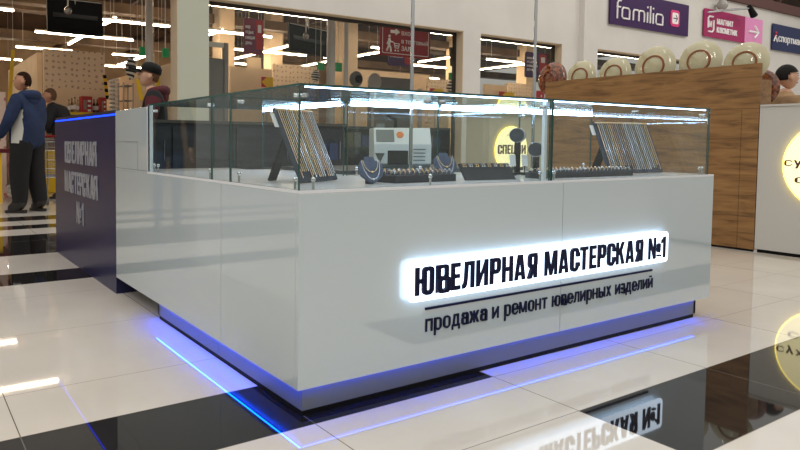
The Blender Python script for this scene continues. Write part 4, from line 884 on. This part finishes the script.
# ------------------------------------------------------------------ people
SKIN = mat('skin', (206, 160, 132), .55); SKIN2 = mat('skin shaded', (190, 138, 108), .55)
HAIRB = noisy('dark brown hair', (34, 20, 13), (54, 33, 22), (1, 1, 3), 30, .9); HAIRK = noisy('black hair', (20, 17, 16), (34, 30, 28), (1, 1, 3), 30, .55); HAIRS = noisy('cropped brown hair', (86, 60, 44), (108, 78, 58), (1, 1, 2), 40, .7)
for h_ in (HAIRB, HAIRK, HAIRS): h_.node_tree.nodes['Principled BSDF'].inputs['Specular IOR Level'].default_value = .12
def cloth(n, c): return noisy(n, c, tuple(int(v*.82) for v in c), (1, 1, 1), 9, .85)
BASE = dict(pel=((0, 0, .93), .13), bel=((0, .01, 1.10), .13), che=((0, 0, 1.29), .15), nb=((0, -.02, 1.46), .075), nk=((0, .0, 1.55), .055),
            hl=((-.09, 0, .90), .10), kl=((-.10, .02, .49), .066), al=((-.10, -.02, .10), .045), tl=((-.12, .13, .035), .036),
            hr=((.09, 0, .90), .10), kr=((.10, .02, .49), .066), ar=((.10, -.02, .10), .045), tr=((.12, .13, .035), .036),
            sl=((-.18, -.01, 1.40), .068), el=((-.25, -.04, 1.13), .05), wl=((-.24, .07, .90), .034),
            sr=((.18, -.01, 1.40), .068), er=((.25, -.04, 1.13), .05), wr=((.24, .07, .90), .034))
EDGES = [('pel', 'bel'), ('bel', 'che'), ('che', 'nb'), ('nb', 'nk'), ('pel', 'hl'), ('hl', 'kl'), ('kl', 'al'), ('al', 'tl'), ('pel', 'hr'), ('hr', 'kr'), ('kr', 'ar'), ('ar', 'tr'),
         ('che', 'sl'), ('sl', 'el'), ('el', 'wl'), ('che', 'sr'), ('sr', 'er'), ('er', 'wr')]
def head_mesh(mb, c, M, mi, dark, s=1.0):
    """skull, jaw, nose, ears, eyes and mouth about c, turned by M (y forward)"""
    k = len(mb.v); n = 18
    mb.ball((0, 0, 0), (.076, .098, .118), n, mi)
    for i in range(k, len(mb.v)):
        v = mb.v[i]
        if v.z < -.01: v.x *= 1-.32*min(1, -v.z/.118); v.y = v.y*(1-.12*min(1, -v.z/.118))+(.018 if v.y > 0 else .03)*min(1, -v.z/.1)
        if v.y > .05 and .0 < v.z < .03 and abs(v.x) > .015: v.y -= .008
    mb.tube([(0, .088, .012), (0, .112, -.022), (0, .090, -.034)], [.008, .015, .011], 8, mi)
    for s_ in (-1, 1):
        mb.ball((s_*.076, -.008, -.008), (.012, .022, .032), 6, mi); mb.ball((s_*.030, .086, .010), (.012, .007, .006), 6, dark)
        mb.tube([(s_*.014, .093, .028), (s_*.045, .083, .030)], .004, 5, dark)
    mb.tube([(-.022, .088, -.062), (0, .094, -.060), (.022, .088, -.062)], .0045, 6, dark)
    for i in range(k, len(mb.v)): mb.v[i] = c+M@(mb.v[i]*s)
def hand_mesh(mb, wrist, d, side, mi):
    """relaxed hand: palm, four unequal bent fingers and a thumb off the palm's side"""
    d = d.normalized(); a = d.cross(Vector((0, 0, 1))); a = a.normalized() if a.length > .05 else Vector((0, 1, 0)); b = a.cross(d)
    p = wrist+d*.045; k = len(mb.v)
    mb.obox(p, d*.045, a*.014, b*.038, mi)
    for j, ln in enumerate((.062, .074, .070, .055)):
        r0 = wrist+d*.088+b*(.029-.019*j); mb.tube([r0-d*.01, r0+d*ln*.5+a*.006*side, r0+d*ln*.85+a*.026*side, r0+d*ln*.9+a*.04*side], [.0085, .008, .0075, .006], 7, mi)
    r0 = wrist+d*.03+b*.034; mb.tube([r0, r0+d*.03+b*.022, r0+d*.058+b*.02+a*.014*side], [.011, .0095, .007], 7, mi)
def person(lab, loc, heading, h, mats, joints={}, radii={}, head=(0, 0), tint=None, group=None):
    """mats: skin, top, sleeve, trousers, shoes; heading in degrees (0 faces +Y, counter-clockwise)"""
    t = thing('person', lab, 'person', loc, group); t.rotation_euler = (0, 0, math.radians(heading)); k = h/1.76
    J = {n: (Vector(joints.get(n, p)), radii.get(n, r)) for n, (p, r) in BASE.items()}
    names = list(J); me = bpy.data.meshes.new('figure'); me.from_pydata([J[n][0] for n in names], [(names.index(a), names.index(b)) for a, b in EDGES], [])
    ob = bpy.data.objects.new('figure', me); COL.objects.link(ob); sk = ob.modifiers.new('skin', 'SKIN'); sk.use_smooth_shade = True
    if not me.skin_vertices: 
        bpy.context.view_layer.objects.active = ob; me.attributes.new('skin_vertices', 'FLOAT', 'POINT')
    for i, n in enumerate(names):
        r = J[n][1]; r = (r, r) if not isinstance(r, tuple) else r; sv = me.skin_vertices[0].data[i]; sv.radius = r; sv.use_root = n == 'pel'
    ss = ob.modifiers.new('smooth', 'SUBSURF'); ss.levels = 3
    bpy.context.view_layer.update(); ev = bpy.data.meshes.new_from_object(ob.evaluated_get(bpy.context.evaluated_depsgraph_get()))
    segs = [(J[a][0], J[b][0], J[a][1], J[b][1], a, b) for a, b in EDGES]
    mb = MB(); mb.v = [v.co.copy() for v in ev.vertices]
    for p in ev.polygons:
        c = p.center; best = None
        for a, b, ra, rb, na, nb_ in segs:
            ab = b-a; u = max(0, min(1, (c-a).dot(ab)/ab.length_squared)); ra_ = ra[0] if isinstance(ra, tuple) else ra; rb_ = rb[0] if isinstance(rb, tuple) else rb
            d = (c-a-ab*u).length-(ra_*(1-u)+rb_*u)
            if best is None or d < best[0]: best = (d, na, nb_, u)
        _, na, nb_, u = best
        if nb_ == 'nk': mi = 0 if u > .35 else 1
        elif nb_ in ('el', 'wl', 'er', 'wr'): mi = 2
        elif nb_ in ('sl', 'sr'): mi = 1
        elif nb_ in ('kl', 'kr', 'hl', 'hr'): mi = 3
        elif nb_ in ('al', 'ar'): mi = 3 if u < .93 else 4
        elif nb_ in ('tl', 'tr'): mi = 4
        else: mi = 1
        if c.z > J['hl'][0].z-.02 and mi == 3 and c.z > J['pel'][0].z-.07: mi = 1
        if len(mats) > 5 and mi in (1,) and mats[5](c): mi = 6
        mb.f.append(list(p.vertices)); mb.m.append(mi)
    bpy.data.objects.remove(ob); bpy.data.meshes.remove(ev)
    M = Matrix.Rotation(math.radians(head[0]), 3, 'Z') @ Matrix.Rotation(math.radians(-head[1]), 3, 'X')
    hc = J['nk'][0]+M@Vector((0, .015, .10))
    head_mesh(mb, hc, M, 0, 5)
    for w_, e_, sd in (('wl', 'el', -1), ('wr', 'er', 1)): hand_mesh(mb, J[w_][0], J[w_][0]-J[e_][0], sd, 0)
    for sd in 'lr':      # soles
        a, b = J['a'+sd][0], J['t'+sd][0]; f = (Vector((b.x, b.y, 0))-Vector((a.x, a.y, 0))).normalized(); s_ = Vector((-f.y, f.x, 0)); zg = min(a.z-.10, b.z-.035)
        o2 = Vector((a.x, a.y, zg)); out = [(-.07, -.036), (.10, -.045), (.17, -.04), (.205, 0), (.17, .04), (.10, .045), (-.07, .036), (-.085, 0)]
        mb.prism([(x, y) for x, y in out], o2+Vector((0, 0, .0)), f, s_, .035, 4)
    loc = Vector(loc); mb.v = [loc+v*k for v in mb.v]
    ml = list(mats[:5])+[mat('eyes and lips', (70, 38, 34), .5)]+([mats[6]] if len(mats) > 5 else [])
    mb.build('body', ml, t, smooth=True)
    return t, loc, k, hc, M
def attach(t, loc, k, mb, name, m_): mb.v = [Vector(loc)+v*k for v in mb.v]; return mb.build(name, m_, t, smooth=True)
def hair(t, loc, k, hc, M, m_, front=.03, s=1.07, low=-.05):
    mb = MB(); kk = MB().ball((0, 0, 0), (.078*s, .100*s, .120*s), 18)
    keep = [f for f in kk.f if all((kk.v[i].z > front-.9*max(0, -kk.v[i].y)*1.2 and kk.v[i].z > low) or (kk.v[i].y < -.03 and kk.v[i].z > low) for i in f)]
    mb.v = [hc+M@v for v in kk.v]; mb.f = keep; mb.m = [0]*len(keep)
    return attach(t, loc, k, mb, 'hair', m_)
def hood(t, loc, k, J, m_, r=.05, back=-.09, wide=.105, z=1.47):
    mb = MB(); mb.tube([Vector((math.sin(a)*wide, back*.35-math.cos(a)*.085, z+.012*math.cos(a)-.012)) for a in [-2.4+4.8*i/16 for i in range(17)]], [r*(.6+.55*math.cos((i-8)/8*1.25)) for i in range(17)], 10)
    mb.ball((0, back-.03, z-.055), (wide*.95, .055, .085), 8)
    return attach(t, loc, k, mb, 'hood', m_)
BLUEJ = cloth('blue jacket', (27, 46, 84)); WHITEP = mat('pale panel', (206, 204, 196), .8); BLKT = cloth('black trousers', (20, 19, 21)); SHOE = mat('dark shoe', (30, 26, 25), .5)
# man in the blue hooded jacket, back half turned, looking down to the desk
a_ = person('person in blue hooded jacket with white side panel and black trousers, standing at the desk', (.33, 7.43, 0), 42, 1.90,
       (SKIN2, BLUEJ, BLUEJ, BLKT, SHOE, lambda c: c.x < -.07 and -.09 < c.y < .07 and .86 < c.z < 1.27, WHITEP),
       joints=dict(pel=(0, 0, .95), bel=(0, .01, 1.08), che=(0, .03, 1.27), nb=(0, .04, 1.44), nk=(0, .07, 1.53), el=(-.30, .03, 1.13), wl=(-.25, .22, .93), er=(.31, .03, 1.12), wr=(.26, .24, .98), sl=(-.20, -.01, 1.39), sr=(.21, -.01, 1.39),
                   kl=(-.12, .04, .50), kr=(.13, .0, .50), al=(-.13, .02, .10), ar=(.15, -.06, .10), tl=(-.16, .17, .035), tr=(.19, .09, .035)),
       radii=dict(pel=.20, bel=.215, che=.21, nb=.10, sl=.095, sr=.095, el=.075, er=.075, wl=.05, wr=.05, hl=.15, hr=.15, kl=.125, kr=.125, al=.10, ar=.10, tl=.05, tr=.045), head=(28, -12))
hair(*a_, HAIRB, .045, 1.045, -.06); hood(a_[0], a_[1], a_[2], None, BLUEJ, .055, -.05, .115, 1.46)
# man in the black cap, looking down to his left
MAROON = cloth('maroon hoodie', (86, 22, 34)); VEST = cloth('black vest', (26, 28, 30)); JEAN = cloth('blue jeans', (44, 66, 104))
cx = at(164, 110, 4.72)
c_ = person('person in black cap, maroon hooded sweatshirt and black vest, looking down behind the kiosk', (cx.x-.09, 4.75, 0), 64, 1.79,
       (SKIN, VEST, MAROON, JEAN, SHOE), joints=dict(che=(0, .0, 1.29), nb=(0, .01, 1.45), nk=(0, .07, 1.53), wl=(-.16, .26, 1.05), el=(-.26, .02, 1.13), wr=(.10, .28, 1.06), er=(.26, .02, 1.13)),
       radii=dict(che=.17, bel=.16, nb=.085, sl=.092, sr=.092, el=.066, er=.066, wl=.04, wr=.04), head=(8, -16))
hair(*c_, HAIRS, .02, 1.05, -.055); hood(c_[0], c_[1], c_[2], None, MAROON, .05, -.06, .115, 1.475)
t, loc, k, hc, M = c_
mb = MB(); mb.lathe([(.088, 0), (.092, .03), (.088, .06), (.066, .092), (.03, .106), (0, .108)], (0, 0, 0), n=28)
for v in mb.v: v.y = v.y*1.2-.006
mb.v = [hc+M@(v+Vector((0, 0, .036))) for v in mb.v]; cp = attach(t, loc, k, mb, 'cap', BLACK)
mb = MB().prism([(.074*math.cos(q), .055+.135*math.sin(q)) for q in [math.pi*i/14 for i in range(15)]], (0, 0, 0), (1, 0, 0), (0, 1, 0), .020)
for v in mb.v: v.z -= .35*v.x*v.x/.075+.22*max(0, v.y-.08)
mb.v = [hc+M@(v+Vector((0, .035, .034))) for v in mb.v]; b_ = attach(t, loc, k, mb, 'cap_brim', BLACK)
# stooping shopper with cropped hair
BLK2 = cloth('black down jacket', (24, 24, 28))
q = at(63, 100, 9.4)
d_ = person('person with cropped brown hair in a black jacket pushing the shopping cart', (q.x, 9.4, 0), 55, 1.90, (SKIN2, BLK2, BLK2, BLKT, SHOE),
       joints=dict(che=(0, .10, 1.25), nb=(0, .17, 1.41), nk=(0, .23, 1.49), sl=(-.18, .10, 1.37), sr=(.18, .10, 1.37), el=(-.24, .16, 1.12), er=(.24, .16, 1.12), wl=(-.18, .36, 1.03), wr=(.18, .36, 1.03)),
       radii=dict(che=.18, bel=.17, nb=.10, sl=.10, sr=.10, el=.075, er=.075, wl=.045, wr=.045), head=(10, -18)); hair(*d_, HAIRS, .04, 1.05, -.06)
# shopper in pale pink trousers beyond
q = atz(13, 190, 0)
e_ = person('person in dusty pink trousers and white sneakers standing behind the person in blue', (q.x, q.y, 0), 60, 1.66, (SKIN, cloth('beige coat', (150, 128, 110)), cloth('beige coat', (150, 128, 110)), cloth('pink trousers', (172, 120, 108)), WHITEP)); hair(*e_, HAIRB, .03, 1.09, -.11)
# seller behind the white spice counter, facing away to the plates' far side
q = atx(789, 100, 6.35)
f_ = person('person with short black hair in a tan shirt behind the white spice counter', (6.35, q.y+.03, 0), -112, 1.745, (SKIN, cloth('tan shirt', (176, 142, 104)), cloth('tan shirt', (176, 142, 104)), BLKT, SHOE),
       radii=dict(nb=.085, sl=.08, sr=.08, che=.16), head=(-8, -6)); hair(*f_, HAIRK, .035, 1.10, -.04)
# passer-by mirrored in the counter side
g_ = person('person in a dark jacket and blue jeans mirrored in the glossy counter side', (-1.30, 4.75, 0), 200, 1.74, (SKIN, BLK2, BLK2, JEAN, SHOE)); hair(*g_, HAIRK, .03, 1.08, -.06)

# ------------------------------------------------------------------ shopping cart
q = atz(50.5, 206, 0); CW = mat('cart wire', (150, 150, 152), .3, .8)
t = thing('shopping_cart', 'wire shopping cart with grey wheels behind the person in blue', 'cart', (q.x, q.y, 0)); x0, y0 = q.x-.05, q.y+.05; x1, y1 = x0+.5, y0+.82
mb = MB()
for z_ in (.42, .55, .68, .82, .95): mb.tube([(x0, y0, z_), (x1, y0, z_), (x1, y1, z_+.04), (x0, y1, z_+.04), (x0, y0, z_)], .005, 5)
for i in range(9): x = x0+.5*i/8; mb.tube([(x, y0, .95), (x, y0, .42), (x, y1, .46), (x, y1, .99)], .0035, 4)
for i in range(12): y = y0+.82*i/11; mb.tube([(x0, y, .97), (x0, y, .43), (x1, y, .43), (x1, y, .97)], .0035, 4)
mb.build('basket', CW, t)
fr_ = MB(); fr_.tube([(x0+.03, y0+.04, .95), (x0+.03, y0+.02, .42), (x0+.03, y0+.10, .13), (x0+.03, y1-.05, .11), (x0+.03, y1-.1, .42)], .012, 8); fr_.tube([(x1-.03, y0+.04, .95), (x1-.03, y0+.02, .42), (x1-.03, y0+.10, .13), (x1-.03, y1-.05, .11), (x1-.03, y1-.1, .42)], .012, 8); fr_.build('frame', CW, t, smooth=True)
MB().tube([(x0-.02, y1+.08, 1.04), (x1+.02, y1+.08, 1.04)], .016, 10).build('handle', TVR, t, smooth=True)
MB().tube([(x0+.01, y1, .99), (x0+.01, y1+.08, 1.04)], .01, 6).tube([(x1-.01, y1, .99), (x1-.01, y1+.08, 1.04)], .01, 6).build('handle_arm', CW, t)
for x in (x0+.03, x1-.03):
    for y in (y0+.08, y1-.06):
        MB().lathe([(0, -.015), (.055, -.015), (.062, -.01), (.062, .01), (.055, .015), (0, .015)], (x, y, .062), (1, 0, 0), 18).build('wheel', mat('wheel grey', (92, 92, 96), .5), t, smooth=True)
for lo in HALL:
    h_ = lo; tag(h_, 'added fill light high over the aisle, outside the view', 'lamp', 'added fill lights over the aisle')

# ------------------------------------------------------------------ low dark shelving just inside the big window
DSH = mat('dark shelving', (38, 46, 50), .5); rnd = random.Random(11)
for k, lab in enumerate(('low dark shelving unit inside the big window, next to the wide pier', 'low dark shelving unit inside the big window, between two others', 'low dark shelving unit inside the big window by the narrow pier')):
    x0 = 4.35+k*1.62; y0 = 8.42 if k < 2 else 8.42; t = thing('goods_shelf', lab, 'shelf', (x0, y0, 0))
    MB().box((x0, y0+.36, 0), (x0+1.56, y0+.40, 1.30)).build('back_panel', DSH, t)
    for x in (x0, x0+1.53): MB().box((x, y0, 0), (x+.03, y0+.359, 1.30)).build('side_panel', DSH, t)
    for z_ in (.08, .48, .88, 1.27): MB().box((x0+.031, y0+.01, z_-.03), (x0+1.529, y0+.359, z_)).build('shelf_board', DSH, t)
    x = x0+.08; j = 0
    while x < x0+1.31:
        w_ = rnd.uniform(.12, .2); h_ = rnd.uniform(.16, .32)
        tag(MB().box((x, y0+.06, .8805), (x+w_, y0+.3, .88+h_)).build('carton', [mat('carton blue', (44, 60, 100), .7), mat('carton grey', (92, 96, 94), .7), mat('carton olive', (82, 80, 58), .7), mat('carton dark', (36, 34, 36), .7)][rnd.randrange(4)], bevel=.003),
            'small dull carton standing on the top bay of a low dark shelf', 'carton', 'cartons on the dark shelves'); x += w_+.03
